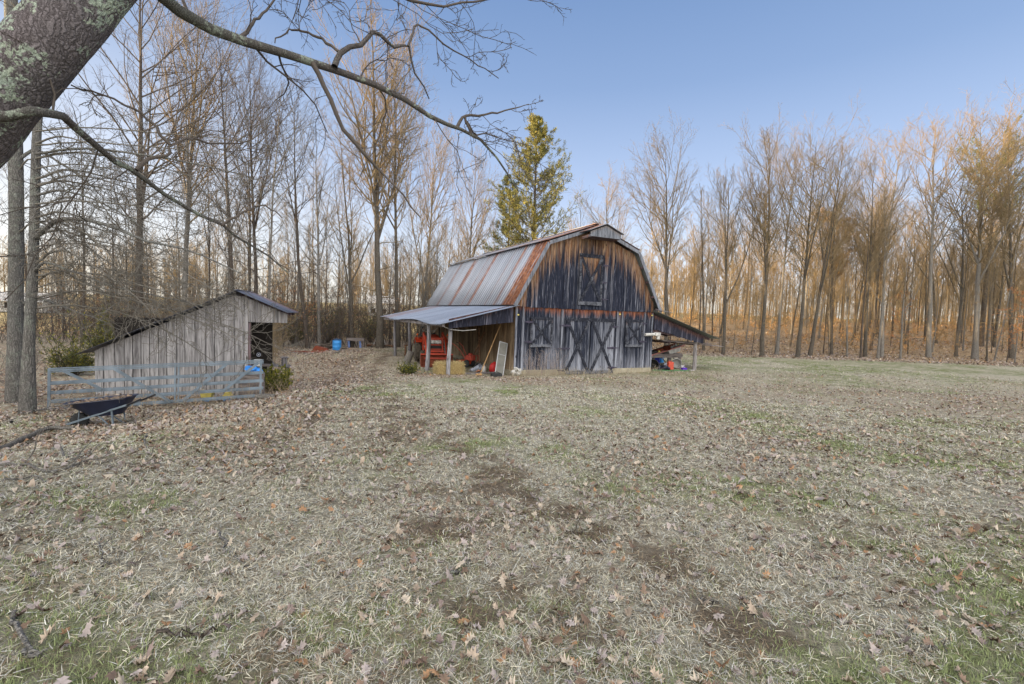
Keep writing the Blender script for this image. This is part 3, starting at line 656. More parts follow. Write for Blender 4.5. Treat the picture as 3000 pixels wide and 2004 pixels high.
# boards stored on the cross beams under the right lean-to: each board a thing
R = random.Random(11)
STK = [(9.0, 12.9, 0.55, 1.50, 0.20, -0.03), (9.3, 13.2, 0.85, 1.52, 0.16, -0.06), (9.8, 13.6, 0.35, 1.44, 0.18, -0.10), (9.5, 13.4, 1.15, 1.50, 0.22, -0.05), (10.6, 13.9, 0.62, 1.47, 0.15, -0.13), (9.1, 12.4, 1.5, 1.53, 0.2, -0.02), (10.1, 13.3, 0.98, 1.43, 0.17, -0.09)]
BOARD_LAB = ['dark board under the right lean-to, nearest to the barn corner', 'grey board lying on the stored stack under the right lean-to', 'lowest front board of the stack under the right lean-to', 'wide board at the back of the stack under the lean-to', 'board of the stack sticking out farthest past the lean-to post', 'rearmost short board of the stack under the lean-to', 'middle board in the bottom layer of the lean-to stack']
for i, (xa, xb_, yy, zz, wd_, dz) in enumerate(STK):
    mb = MB(); mb.bar((xa, yy - 0.1, zz - 0.0), (xb_, yy + 0.12, zz - 0.14 + dz), wd_, 0.028)
    P = BL
    o = mb.build('stored_board', M['oldplank'], None, loc=BL, rot=(0, 0, BA)); tag(o, BOARD_LAB[i], 'board', 'boards stored under the right lean-to')
for (xc, yc) in ((11.18, 0.4),):
    mb = MB(); mb.bar((11.2, 0.30, 1.33), (11.2, 4.3, 1.33), 0.08, 0.10); mb.bar((9.62, 0.45, 1.40), (9.62, 4.3, 1.40), 0.07, 0.09); mb.bar((9.62, 0.45, 1.4), (9.62, 0.45, 2.0), 0.03, 0.03); split(mb, 'cross_beam', M['fascia'], lr)

# ------------------------------------------------------------------ tractor
def wheel(parent, name, c, R_, wd_, rim_r, lugs, mt, mr):
    root = thing(name, None, None, c); root.parent = parent
    mb = MB(); prof = []
    for k in range(13):
        a = math.pi * k / 12; prof.append((rim_r + (R_ * 0.93 - rim_r) * math.sin(a) ** 0.55, -wd_ / 2 * math.cos(a)))
    mb.lathe(prof, 36, (1, 0, 0))
    for k in range(lugs):
        for s_ in (-1, 1):
            a = 2 * math.pi * (k + (0.5 if s_ > 0 else 0)) / lugs; a2 = a + 0.22
            p = Vector((s_ * 0.01, math.cos(a) * R_ * 0.95, math.sin(a) * R_ * 0.95)); q = Vector((s_ * wd_ * 0.46, math.cos(a2) * R_ * 0.88, math.sin(a2) * R_ * 0.88))
            mb.bar(p, q, 0.035 * R_ * 2, 0.05 * R_ * 2, up=(0, math.cos(a), math.sin(a)))
    mb.build('tyre', mt, root, True)
    mb = MB(); mb.lathe([(rim_r * 1.02, -wd_ * 0.4), (rim_r * 0.93, -wd_ * 0.38), (rim_r * 0.8, -wd_ * 0.12), (rim_r * 0.35, -wd_ * 0.05), (rim_r * 0.3, -wd_ * 0.15), (0.02, -wd_ * 0.15), (0.02, wd_ * 0.1), (rim_r * 0.8, wd_ * 0.1), (rim_r * 1.0, wd_ * 0.4)], 28, (1, 0, 0))
    for k in range(6):
        a = math.pi * k / 3; mb.lathe([(0.02, 0), (0.02, 0.03)], 6, (-1, 0, 0), (-wd_ * 0.15, math.cos(a) * rim_r * 0.22, math.sin(a) * rim_r * 0.22))
    mb.build('rim', mr, root, True)
    return root
tp = bw(-2.3, 4.9)
trac = thing('tractor', 'orange compact tractor with front loader parked under the left lean-to', 'tractor', (tp[0], tp[1], tp[2]), BA - math.radians(9))
# local: faces -y
for s_ in (-1, 1):
    wheel(trac, 'rear_wheel', (s_ * 0.70, 1.35, 0.60), 0.62, 0.32, 0.34, 16, M['rubber'], M['rim'])
    wheel(trac, 'front_wheel', (s_ * 0.62, -0.15, 0.37), 0.38, 0.22, 0.20, 14, M['rubber'], M['orange'])
mb = MB()
mb.prism([(-0.31, -0.62, 1.10), (0.31, -0.62, 1.10), (0.33, -0.60, 1.30), (0.24, -0.58, 1.40), (-0.24, -0.58, 1.40), (-0.33, -0.60, 1.30)], (0, 1.45, 0.12))
mb.build('bonnet', M['orange'], trac, bevel=0.035)
mb = MB(); mb.box(-0.27, 0.27, -0.615, 1.4, 0.46, 1.095); mb.box(-0.25, 0.25, -0.645, -0.6175, 0.80, 1.10); 
for k in range(5): mb.box(-0.24, 0.24, -0.66, -0.646, 0.83 + k * 0.055, 0.845 + k * 0.055)
for s_ in (-1, 1):
    mb.box(s_ * 0.31 - 0.012 + s_ * 0.012, s_ * 0.31 + 0.012 + s_ * 0.012, -0.5, -0.1, 0.85, 1.15)
mb.build('grille', M['black'], trac)
for s_ in (-1, 1):
    mb = MB(); mb.lathe([(0.10, 0), (0.10, 0.02), (0.085, 0.035), (0.02, 0.05)], 16, (0, -1, 0), (s_ * 0.13, -0.63, 1.20)); mb.build('headlight', M['headlamp'], trac, True)
mb = MB(); mb.box(-0.28, 0.28, -0.635, -0.618, 1.12, 1.28); mb.build('lamp_panel', M['headlamp'], trac, bevel=0.005)
mb = MB()       # grille guard
for s_ in (-1, 1):
    mb.bar((s_ * 0.33, -0.78, 0.72), (s_ * 0.33, -0.78, 1.42), 0.035, 0.05); mb.bar((s_ * 0.33, -0.78, 1.40), (s_ * 0.33, -0.40, 1.40), 0.03, 0.03)
for z_ in (1.40, 1.06, 0.84): mb.bar((-0.33, -0.785, z_), (0.33, -0.785, z_), 0.035, 0.045)
mb.bar((-0.42, -0.80, 0.74), (0.42, -0.80, 0.74), 0.05, 0.09); mb.build('grille_guard', M['orange'], trac, bevel=0.006)
mb = MB()       # loader arms
for s_ in (-1, 1):
    x_ = s_ * 0.50
    mb.prism([(x_ - 0.035, 0.55, 1.52), (x_ - 0.035, -0.30, 1.30), (x_ - 0.035, -0.62, 0.95), (x_ - 0.035, -1.02, 0.34), (x_ - 0.035, -1.10, 0.40), (x_ - 0.035, -0.74, 1.05), (x_ - 0.035, -0.40, 1.46), (x_ - 0.035, 0.55, 1.66)], (0.07, 0, 0))
    mb.bar((x_, 0.42, 0.62), (x_, 0.50, 1.62), 0.09, 0.16, up=(0, 1, 0)); mb.bar((x_, 0.35, 0.85), (x_, -0.42, 1.30), 0.05, 0.05)
    mb.bar((x_, 0.46, 0.55), (s_ * 0.26, 0.46, 0.55), 0.12, 0.12)
mb.tube([(-0.50, -0.86, 0.62), (0.50, -0.86, 0.62)], 0.045, 10); mb.build('loader_arm', M['orange'], trac, bevel=0.006)
mb = MB()
for s_ in (-1, 1): mb.tube([(s_ * 0.50, 0.2, 0.95), (s_ * 0.50, -0.75, 0.92)], 0.025, 8); mb.tube([(s_ * 0.44, -0.5, 1.30), (s_ * 0.44, -1.08, 0.62)], 0.022, 8)
split(mb, 'hydraulic_ram', M['alum'], trac)
mb = MB()       # bucket
pr = [(-1.08, 0.05), (-1.55, 0.03), (-1.56, 0.06), (-1.14, 0.09), (-1.02, 0.20), (-1.02, 0.50), (-1.20, 0.60), (-1.20, 0.56), (-1.06, 0.49), (-1.06, 0.2)]
out = [(-0.78, y_, z_) for y_, z_ in [(-1.56, 0.02), (-1.10, 0.03), (-0.98, 0.18), (-0.98, 0.52), (-1.20, 0.62), (-1.21, 0.59), (-1.01, 0.50), (-1.01, 0.19), (-1.11, 0.06), (-1.56, 0.05)]]
mb.prism(out, (1.56, 0, 0))
for s_ in (-1, 1): mb.prism([(s_ * 0.78, -1.54, 0.03), (s_ * 0.78, -1.09, 0.03), (s_ * 0.78, -0.99, 0.2), (s_ * 0.78, -0.99, 0.5), (s_ * 0.78, -1.19, 0.61)], (s_ * 0.015, 0, 0))
mb.build('loader_bucket', M['rustred'], trac)
mb = MB(); mb.bar((-0.80, -1.22, 0.62), (0.80, -1.22, 0.62), 0.05, 0.06); mb.bar((-0.62, -1.0, 0.40), (0.62, -1.0, 0.40), 0.05, 0.08); mb.build('bucket_lip', M['orange'], trac)
for s_ in (-1, 1):
    mb = MB(); x_ = s_ * 0.70; arc = [(1.35 + 0.72 * math.cos(a), 0.62 + 0.72 * math.sin(a)) for a in np.linspace(math.radians(138), math.radians(30), 8)]
    arc2 = [(y_ + (1.35 - y_) * 0.04, z_ - 0.03) for y_, z_ in arc[::-1]]
    mb.prism([(x_ - 0.17, y_, z_) for y_, z_ in arc + arc2], (0.34, 0, 0))
    mb.prism([(s_ * 0.52, y_, z_) for y_, z_ in arc] + [(s_ * 0.52, 1.9, 0.5), (s_ * 0.52, 0.7, 0.5)], (0.02, 0, 0)); mb.build('fender', M['orange'], trac)
    mb = MB(); mb.lathe([(0.02, 0), (0.055, 0.02), (0.06, 0.06), (0.05, 0.11), (0.02, 0.13)], 12, (0, -1, 0), (s_ * 0.80, 0.78, 1.50)); mb.bar((s_ * 0.80, 0.80, 1.26), (s_ * 0.80, 0.80, 1.46), 0.02, 0.02); mb.build('turn_lamp', M['amber'], trac, True)
mb = MB(); mb.box(-0.24, 0.24, 1.15, 1.62, 1.0, 1.10); mb.box(-0.24, 0.24, 1.55, 1.66, 1.10, 1.58); mb.build('seat', M['black'], trac, bevel=0.04)
mb = MB(); mb.tube([(0.19 * math.cos(a), 0.92 + 0.06 * math.sin(a), 1.52 + 0.17 * math.sin(a)) for a in np.linspace(0, 2 * math.pi, 20)[:-1]], 0.013, 6, closed=True); mb.tube([(0, 0.72, 1.2), (0, 0.92, 1.52)], 0.02, 6); mb.bar((-0.18, 0.92, 1.52), (0.18, 0.92, 1.52), 0.02, 0.02); mb.build('steering_wheel', M['black'], trac, True)
mb = MB(); mb.tube([(-0.52, 1.72, 0.9), (-0.52, 1.75, 1.7), (-0.44, 1.62, 1.86), (-0.38, 1.4, 1.9)], 0.03, 8); mb.tube([(0.52, 1.72, 0.9), (0.52, 1.75, 1.7), (0.44, 1.62, 1.86), (0.38, 1.4, 1.9)], 0.03, 8); split(mb, 'roll_bar', M['black'], trac)
mb = MB(); mb.box(-0.14, 0.14, -0.62, 0.4, 0.30, 0.45); mb.bar((-0.6, -0.15, 0.37), (0.6, -0.15, 0.37), 0.12, 0.12); mb.bar((-0.65, 1.35, 0.6), (0.65, 1.35, 0.6), 0.2, 0.2); mb.build('chassis', M['black'], trac, bevel=0.01)

# tiller beside the tractor
tl = bw(-1.0, 3.6); til = thing('garden_tiller', 'red garden tiller with raised handlebars beside the orange tractor', 'tiller', tl, BA + 0.5)
mb = MB()
for s_ in (-1, 1): mb.tube([(s_ * 0.10, -0.05, 0.42), (s_ * 0.14, 0.2, 0.75), (s_ * 0.24, 0.45, 1.02), (s_ * 0.28, 0.72, 1.16), (s_ * 0.28, 0.82, 1.17)], 0.018, 8)
mb.build('handlebar', M['dullred'], til, True)
for s_ in (-1, 1):
    mb = MB(); mb.tube([(s_ * 0.28, 0.76, 1.165), (s_ * 0.28, 0.90, 1.175)], 0.026, 8); mb.build('grip', M['black'], til, True)
mb = MB(); mb.box(-0.17, 0.17, -0.50, -0.10, 0.36, 0.60); mb.lathe([(0.12, 0), (0.13, 0.03), (0.10, 0.10), (0.03, 0.11)], 16, (0, 0, 1), (0, -0.3, 0.602)); mb.build('engine', M['dullred'], til, bevel=0.02)
mb = MB(); mb.tube([(-0.22, -0.55, 0.30), (-0.24, -0.62, 0.45), (-0.2, -0.62, 0.62), (0.2, -0.62, 0.62), (0.24, -0.62, 0.45), (0.22, -0.55, 0.28)], 0.018, 8); mb.build('bumper', M['dullred'], til, True)
mb = MB(); mb.box(-0.26, 0.26, 0.06, 0.42, 0.30, 0.34); mb.box(-0.26, -0.24, 0.06, 0.42, 0.16, 0.30); mb.box(0.24, 0.26, 0.06, 0.42, 0.16, 0.30); mb.box(-0.07, 0.07, -0.3, 0.2, 0.16, 0.36); mb.build('tine_hood', M['orange'], til, bevel=0.006)
mb = MB()
for k in range(4):
    for q in range(4):
        a = q * math.pi / 2 + k * 0.4; x_ = -0.2 + k * 0.13; mb.bar((x_, 0.24, 0.16), (x_ + 0.03, 0.24 + 0.15 * math.cos(a), 0.16 + 0.15 * math.sin(a)), 0.03, 0.02)
mb.build('tine', M['rustred'], til)
for s_ in (-1, 1): wheel(til, 'wheel', (s_ * 0.22, -0.25, 0.20), 0.20, 0.09, 0.10, 10, M['rubberdark'], M['white'])

# hay bales
def hay(name, loc, rz, dims, label, seed):
    R = np.random.default_rng(seed); root = thing(name, label, 'hay bale', loc, rz, 'hay bales by the front post')
    a, b_, c_ = dims
    mb = MB(); mb.box(-a / 2, a / 2, -b_ / 2, b_ / 2, 0.0, c_ - 0.02, (0.36, 0.27, 0.12, 1)); mb.build('bale_body', M['straw'], root, bevel=0.05)
    N = 5200; f = R.integers(0, 5, N); u = R.uniform(-0.5, 0.5, (N, 2)); P = np.zeros((N, 3)); nr = np.zeros((N, 3))
    for k, (ax, sg) in enumerate(((1, -1), (1, 1), (0, -1), (0, 1), (2, 1))):
        m_ = f == k; o = [i for i in (0, 1, 2) if i != ax]; dd = (a, b_, c_)
        P[m_, ax] = sg * dd[ax] / 2; P[m_, o[0]] = u[m_, 0] * dd[o[0]]; P[m_, o[1]] = u[m_, 1] * dd[o[1]]; nr[m_, ax] = sg
    P[:, 2] += c_ / 2
    d = R.normal(size=(N, 3)); d[:, 2] *= 1.4; d /= np.linalg.norm(d, axis=1)[:, None]; d = d * 0.75 + nr * R.uniform(0, 0.9, (N, 1)); d /= np.linalg.norm(d, axis=1)[:, None]
    L = R.uniform(0.05, 0.16, (N, 1)); s_ = np.cross(d, R.normal(size=(N, 3))); s_ /= np.linalg.norm(s_, axis=1)[:, None]; s_ *= 0.0035
    V = np.stack([P - s_, P + s_, P + d * L + s_, P + d * L - s_], 1).reshape(-1, 3); Q = np.arange(4 * N).reshape(-1, 4)
    cc = np.array([[0.50, 0.40, 0.20, 1]]) * R.uniform(0.6, 1.25, (N, 1)); cc = np.repeat(cc, 4, 0); cc[:, 3] = 1
    o = link('loose_straw', mesh_np('loose_straw', V, Q, None, cc), M['straw'], root); o['kind'] = 'stuff'
hay('hay_bale', bw(-2.85, 0.62, -0.02), BA - 0.05, (1.15, 0.5, 0.50), 'golden hay bale lying behind the front lean-to post', 3)

# small things along the side wall
def jug(name, loc, rz, mat, label, h=0.38, r=0.13, squash=0.7, lean=0.0, handle=True, cat='jug'):
    root = thing(name, label, cat, loc, 0, rot=(lean, 0, rz)); mb = MB(); pr = [(r * 0.9, 0), (r, 0.02), (r, h * 0.55), (r * 0.9, h * 0.68), (r * 0.4, h * 0.86), (r * 0.22, h * 0.9), (r * 0.22, h * 0.97)]
    mb.M = Matrix.Diagonal((1, squash, 1, 1)); mb.lathe(pr, 18); mb.build('body', mat, root, True)
    mb = MB(); mb.lathe([(r * 0.27, h * 0.95), (r * 0.27, h * 1.03)], 12); mb.build('cap', M['black'] if mat is M['red'] else mat, root)
    if handle: mb = MB(); mb.tube([(r * 0.2, 0, h * 0.9), (r * 0.75, 0, h * 0.92), (r * 0.95, 0, h * 0.72), (r * 0.85, 0, h * 0.6)], r * 0.13, 8); mb.build('handle', mat, root, True)
    return root
jug('plastic_jug', bw(-1.25, 2.0), 0.4, M['pale'], 'pale blue jug lying left of the grey bucket', 0.36, 0.13, 0.8, lean=1.25)
jug('plastic_jug', bw(-0.95, 1.25), 1.4, M['white'], 'upright dirty white jug beside the red sack', 0.42, 0.14, 0.8)
jug('fuel_can', bw(-2.0, 1.9, 0.0), 0.3, M['red'], 'glossy red round can behind the end of the hay bale', 0.5, 0.17, 0.9, cat='fuel can')
mb = MB(); mb.lathe([(0.11, 0), (0.12, 0.02), (0.15, 0.32), (0.155, 0.33), (0.14, 0.33), (0.115, 0.03)], 20); o = mb.build('pail', M['pale'], None, True, loc=bw(-1.18, 1.75, 0.12), rot=(1.1, 0.3, 0.9)); tag(o, 'tipped grey-blue pail between jug and clay pot', 'pail')
mb = MB(); mb.lathe([(0.08, 0), (0.085, 0.01), (0.13, 0.22), (0.145, 0.22), (0.145, 0.27), (0.13, 0.27), (0.12, 0.23), (0.075, 0.02)], 22); o = mb.build('flower_pot', M['clay'], None, True, loc=bw(-1.22, 1.22, 0.10), rot=(1.9, 0.4, 0.2)); tag(o, 'terracotta flower pot tipped over beside the rake pole', 'flower pot')
mb = MB(); mb.blob((0, 0, 0.22), (0.19, 0.16, 0.26), 14, 9, 0.10, seed=2); mb.blob((0.02, 0, 0.47), (0.07, 0.06, 0.06), 8, 5, 0.2, seed=4); o = mb.build('sack', M['red'], None, True, loc=bw(-0.55, 1.15), rot=(0, 0.1, 0)); tag(o, 'bright red knotted plastic sack behind the mesh screen', 'sack')
mb = MB(); R = random.Random(8)
for k in range(7): mb.blob((R.uniform(-0.14, 0.14), R.uniform(-0.1, 0.1), R.uniform(0.08, 0.36)), (R.uniform(0.07, 0.13), R.uniform(0.07, 0.12), R.uniform(0.07, 0.12)), 7, 5, 0.35, seed=k)
o = mb.build('crumpled_bag', M['white'], None, False, loc=bw(0.02, -0.22), rot=(0, 0, 0.4)); tag(o, 'crumpled white plastic bag at the foot of the barn corner', 'bag')
mb = MB(); mb.blob((0, 0, 0.1), (0.16, 0.12, 0.12), 10, 7, 0.12, seed=3); mb.tube([(0.02, 0, 0.2), (0.1, 0, 0.3), (0.2, 0, 0.24), (0.17, 0, 0.12)], 0.02, 8); o = mb.build('hand_sprayer', M['black'], None, True, loc=bw(-0.95, 2.0, 0.15)); tag(o, 'black hand sprayer resting behind the grey-blue pail', 'sprayer')
pts = [bw(-1.45, 0.45, 0.02), bw(-0.12, 1.2, 2.45)]
mb = MB(); mb.tube([pts[0], [(pts[0][k] + pts[1][k]) / 2 for k in range(3)], pts[1]], 0.022, 8); o = mb.build('wooden_pole', M['handle'], None, True); tag(o, 'long thin wooden pole leaning diagonally on the side wall', 'pole')
for i, (a, b_, lab) in enumerate((((-0.5, 2.9), (-0.1, 4.2), 'thin plank leaning on the side wall above the pail'), ((-0.55, 4.3), (-0.1, 3.4), 'thin plank leaning leftwards on the wall near the tiller'))):
    p, q = bw(a[0], a[1]), bw(b_[0], b_[1], 2.0 - i * 0.2); mb = MB(); mb.bar(p, q, 0.07, 0.025); o = mb.build('leaning_plank', M['brownwood']); tag(o, lab, 'plank')
# mesh screen leaning on the corner
sc = thing('mesh_screen', 'tall grey mesh screen panel leaning on the barn corner', 'screen panel', bw(-0.72, 0.02, 0.02), 0, rot=(math.radians(-24), math.radians(14), BA - 0.15))
mb = MB(); mb.box(-0.17, 0.17, -0.006, 0.006, 0.02, 1.58); mb.build('mesh', M['screen'], sc)
mb = MB()
for s_ in (-1, 1): mb.box(s_ * 0.19 - 0.018, s_ * 0.19 + 0.018, -0.016, 0.016, 0, 1.62)
mb.box(-0.171, 0.171, -0.016, 0.016, 1.583, 1.62); mb.box(-0.171, 0.171, -0.016, 0.016, -0.01, 0.018); mb.box(-0.171, 0.171, -0.0175, 0.0175, 0.98, 1.0); mb.build('frame', M['alum'], sc)
mb = MB(); mb.box(-0.24, 0.24, -0.10, 0.10, 0, 0.16); mb.tube([(-0.2, 0, 0.16), (0, 0, 0.24), (0.2, 0, 0.16)], 0.02, 6); o = mb.build('rubber_trough', M['rubberdark'], None, loc=bw(-0.95, -0.22, -0.02), rot=(0.15, 0, BA), bevel=0.04); tag(o, 'low black rubber trough in front of the mesh screen', 'trough')
mb = MB(); mb.tube([(0, 0, 0.05), (0.26, 0.05, 0.05)], 0.05, 12); o = mb.build('small_log', M['handle'], None, True, loc=bw(-1.75, 0.2)); tag(o, 'short pale cut log on the dirt right of the hay bale', 'log')
mb = MB(); mb.bar((-1.3, 0, 0.03), (1.3, 0.1, 0.04), 0.09, 0.06); o = mb.build('loose_plank', M['trim'], None, loc=bw(-1.4, 0.85), rot=(0, 0, BA)); tag(o, 'thin plank lying on the ground along the lean-to floor', 'plank')
mb = MB(); mb.M = Matrix.Rotation(0.35, 4, 'Y'); mb.tube([(0, 0, -0.1), (0.02, 0, 0.3), (0, 0.01, 0.72)], [0.21, 0.19, 0.17], 10); p = on_ground(1188, 1068); o = mb.build('upright_log', M['bark_pale'], None, True, loc=p); tag(o, 'pale split log leaning beside the tractor rear wheel', 'log')
mb = MB(); mb.box(-0.22, 0.22, -0.15, 0.15, 0, 0.05); mb.box(-0.2, -0.14, -0.12, 0.12, 0.05, 0.62); mb.box(0.14, 0.2, -0.12, 0.12, 0.05, 0.62); mb.box(-0.22, 0.22, -0.13, 0.13, 0.62, 0.68); p = on_ground(1196, 1043); o = mb.build('small_stool', M['brownwood'], None, loc=p, bevel=0.006); tag(o, 'small brown wooden stool behind the leaning log', 'stool')

# ------------------------------------------------------------------ workbench and clutter under the right lean-to
_q = PX(1983, 2.6); wb = (_q[0] - exb[0] * 1.38, _q[1] - exb[1] * 1.38, _q[2]); bench = thing('workbench', 'dark timber workbench standing under the right lean-to', 'workbench', wb, BA)
mb = MB(); mb.box(-1.45, 1.35, -0.45, 0.5, 0.66, 0.72); mb.box(-1.45, 1.35, -0.47, -0.452, 0.50, 0.70); mb.build('top', M['oldplank'], bench)
for (x_, y_) in ((-1.3, -0.38), (0.35, -0.38), (1.2, -0.38), (-1.3, 0.4), (1.2, 0.4)):
    mb = MB(); mb.box(x_ - 0.07, x_ + 0.07, y_ - 0.06, y_ + 0.06, -0.05, 0.66); mb.build('leg', M['oldplank'], bench)
mb = MB(); mb.bar((-1.2, -0.3, 0.1), (-0.4, -0.3, 0.66), 0.05, 0.05); mb.bar((0.3, -0.32, 0.12), (-0.35, -0.32, 0.66), 0.05, 0.05); mb.bar((0.45, -0.32, 0.66), (1.1, -0.32, 0.25), 0.05, 0.05); mb.build('brace', M['oldplank'], bench)
zb = wb[2] + 0.74
tb = thing('tilted_board', 'pink-edged board tilted up on the workbench, carrying scrap', 'board', (wb[0], wb[1], zb), 0, rot=(0, math.radians(-13.5), BA))
mb = MB(); mb.box(-1.65, 1.52, -0.5, 0.45, 0.16, 0.19); mb.build('panel', M['oldplank'], tb); mb = MB(); mb.box(-1.65, 1.52, -0.53, -0.502, 0.13, 0.20); mb.build('edge_strip', M['pink'], tb)
mb = MB(); mb.prism([(0.25, -0.42, 0.12), (1.3, -0.42, 0.12), (1.2, -0.42, -0.16), (0.38, -0.42, -0.16)], (0, 0.5, 0)); o = mb.build('sink_basin', M['white'], None, loc=(wb[0], wb[1], zb), rot=(0, math.radians(-13.5), BA), bevel=0.03); tag(o, 'off-white sink basin slung beneath the tilted board', 'sink')
def on_board(lx, ly, up):     # point above the tilted board
    Rm = Euler((0, math.radians(-13.5), BA)).to_matrix(); v = Rm @ Vector((lx, ly, 0.19 + up)); return (wb[0] + v[0], wb[1] + v[1], zb + v[2])
mb = MB(); mb.lathe([(0.13, 0), (0.15, 0.01), (0.15, 0.33), (0.12, 0.34), (0.12, 0.03), (0.01, 0.02)], 18, (0, 1, 0)); o = mb.build('paint_can', M['rustred'], None, True, loc=on_board(0.05, -0.4, 0.15), rot=(0, 0, BA + math.pi)); tag(o, 'rusty round can lying open-ended on the tilted board', 'can')
for i, (lx, m_, lab) in enumerate(((0.55, 'white', 'white pipe fitting nearest to the rusty can'), (0.78, 'white', 'white pipe fitting in the middle of the board'), (1.0, 'white', 'white pipe fitting at the upper end of the board'))):
    mb = MB(); mb.tube([(0, 0, 0.04), (0.14, 0, 0.04)], 0.035, 10); mb.tube([(0.07, 0, 0.04), (0.07, 0, 0.15)], 0.03, 10); o = mb.build('pipe_fitting', M[m_], None, True, loc=on_board(lx, -0.35, 0), rot=(0, 0, BA + i * 0.8)); tag(o, lab, 'pipe fitting', 'white pipe fittings on the tilted board')
mb = MB(); mb.tube([(0, 0, 0.05), (0.9, 0.05, 0.07)], 0.05, 10); o = mb.build('rusty_pipe', M['rustred'], None, True, loc=on_board(0.4, -0.05, 0), rot=(0, math.radians(-13.5), BA)); tag(o, 'thick rusty pipe lying behind the white fittings', 'pipe')
mb = MB(); mb.tube([(0, 0, 0.02), (0.75, -0.02, 0.13)], 0.014, 6); o = mb.build('yellow_stick', M['yellow'], None, True, loc=on_board(0.98, -0.3, 0.0), rot=(0, math.radians(-18), BA)); tag(o, 'thin yellow stick poking up past the tilted board end', 'stick')
R = random.Random(21)
for i, (m_, lab) in enumerate((('black', 'black tool case on the low end of the tilted board'), ('rustred', 'rusty box of scrap beside the round can'), ('yellow', 'small yellow bottle on the low end of the board'), ('deepblue', 'small blue bottle at the lowest end of the board'))):
    mb = MB(); lx = (-0.75, -0.28, -0.5, -1.3)[i]
    if i < 2: mb.box(-0.25, 0.2, -0.12, 0.12, 0, 0.13 + 0.03 * i); mb.tube([(-0.1, -0.02, 0.13), (-0.02, -0.02, 0.19), (0.06, -0.02, 0.13)], 0.012, 6); o = mb.build(('tool_case', 'scrap_box')[i], M[m_], None, loc=on_board(lx, -0.3, 0), rot=(0, math.radians(-13.5), BA), bevel=0.015)
    else: mb.lathe([(0.05, 0), (0.055, 0.01), (0.055, 0.12), (0.02, 0.15), (0.02, 0.19)], 12, (1, 0.2, 0)); o = mb.build('plastic_bottle', M[m_], None, True, loc=on_board(lx, -0.44, 0.055), rot=(0, 0, BA))
    tag(o, lab, ('case', 'box', 'bottle', 'bottle')[i])
def drum(name, loc, mat, label, r=0.29, h=0.88, band=None):
    root = thing(name, label, 'barrel', loc); mb = MB(); pr = [(r * 0.92, 0), (r, 0.03), (r, h * 0.3), (r * 1.03, h * 0.32), (r, h * 0.34), (r, h * 0.64), (r * 1.03, h * 0.66), (r, h * 0.68), (r * 0.98, h * 0.93), (r * 0.9, h)]
    mb.lathe(pr, 28); mb.build('body', mat, root, True); mb = MB(); mb.lathe([(r * 1.02, h * 0.93), (r * 1.04, h * 0.95), (r * 1.04, h * 1.0), (r * 0.95, h * 1.01), (r * 0.93, h * 0.985)], 28); mb.build('lid_ring', M['black'] if band else mat, root, True); return root
drum('plastic_barrel', PX(1921, 3.5), M['deepblue'], 'deep blue barrel standing under the workbench', 0.24, 0.62)
drum('plastic_barrel', PX(1934, 3.9), M['blue'], 'bright blue barrel behind the deep blue one', 0.22, 0.6)
mb = MB(); mb.lathe([(0.30, 0), (0.31, 0.02), (0.27, 0.5), (0.25, 0.5), (0.28, 0.03), (0.01, 0.03)], 24, (0, 1, 0.15)); o = mb.build('black_tub', M['black'], None, True, loc=PX(1915, 0.9, 0.26), rot=(0, 0, BA + 2.4)); tag(o, 'black tub lying on its side by the barn corner', 'tub')
mb = MB(); R = random.Random(14)
for k in range(16): mb.blob((R.uniform(-0.42, 0.42), R.uniform(-0.25, 0.25), R.uniform(0.02, 0.24)), (R.uniform(0.10, 0.2), R.uniform(0.10, 0.2), R.uniform(0.07, 0.15)), 8, 6, 0.35, seed=30 + k)
o = mb.build('black_sheeting', M['bagblack'], None, False, loc=PX(1938, 0.8), rot=(0, 0, BA)); tag(o, 'crumpled shiny black plastic sheeting left of the red can', 'plastic sheet')
rc = thing('jerry_can', 'faded red square jerry can under the workbench end', 'jerry can', PX(1964, 0.7), BA - 0.1)
mb = MB(); mb.box(-0.17, 0.17, -0.10, 0.10, 0, 0.43); mb.build('body', M['redcan'], rc, bevel=0.03); mb = MB(); mb.lathe([(0.035, 0.43), (0.03, 0.5)], 10, org=(-0.1, 0, 0)); mb.tube([(-0.03, 0, 0.42), (0, 0, 0.47), (0.1, 0, 0.47), (0.13, 0, 0.42)], 0.014, 8); mb.build('handle', M['redcan'], rc, True)
pb = PX(1979, 1.25, 0.20); bk = thing('bucket', 'big white bucket lying on its side beside the red jerry can', 'bucket', pb, 0, rot=(0, 0, BA + math.pi - 0.6))
mb = MB(); mb.lathe([(0.01, 0.0), (0.225, 0.0), (0.24, 0.01), (0.262, 0.44), (0.275, 0.44), (0.275, 0.49), (0.255, 0.49), (0.228, 0.02)], 28, (0, 1, 0.12), (0, -0.05, 0.05)); mb.build('body', M['white'], bk, True); mb = MB(); mb.tube([(0.27 * math.cos(a), 0.42 + 0.10 * math.sin(a), 0.1 + 0.25 * math.sin(a)) for a in np.linspace(0.1, 3.0, 10)], 0.006, 5); mb.build('bail_handle', M['alum'], bk)
mb = MB(); mb.lathe([(0.10, 0), (0.11, 0.02), (0.12, 0.25), (0.1, 0.26)], 16, (1, 0.1, 0)); o = mb.build('white_tub', M['white'], None, True, loc=PX(1993, 0.9, 0.09), rot=(0, 0, BA)); tag(o, 'small white tub on the ground left of the lean-to post', 'tub')
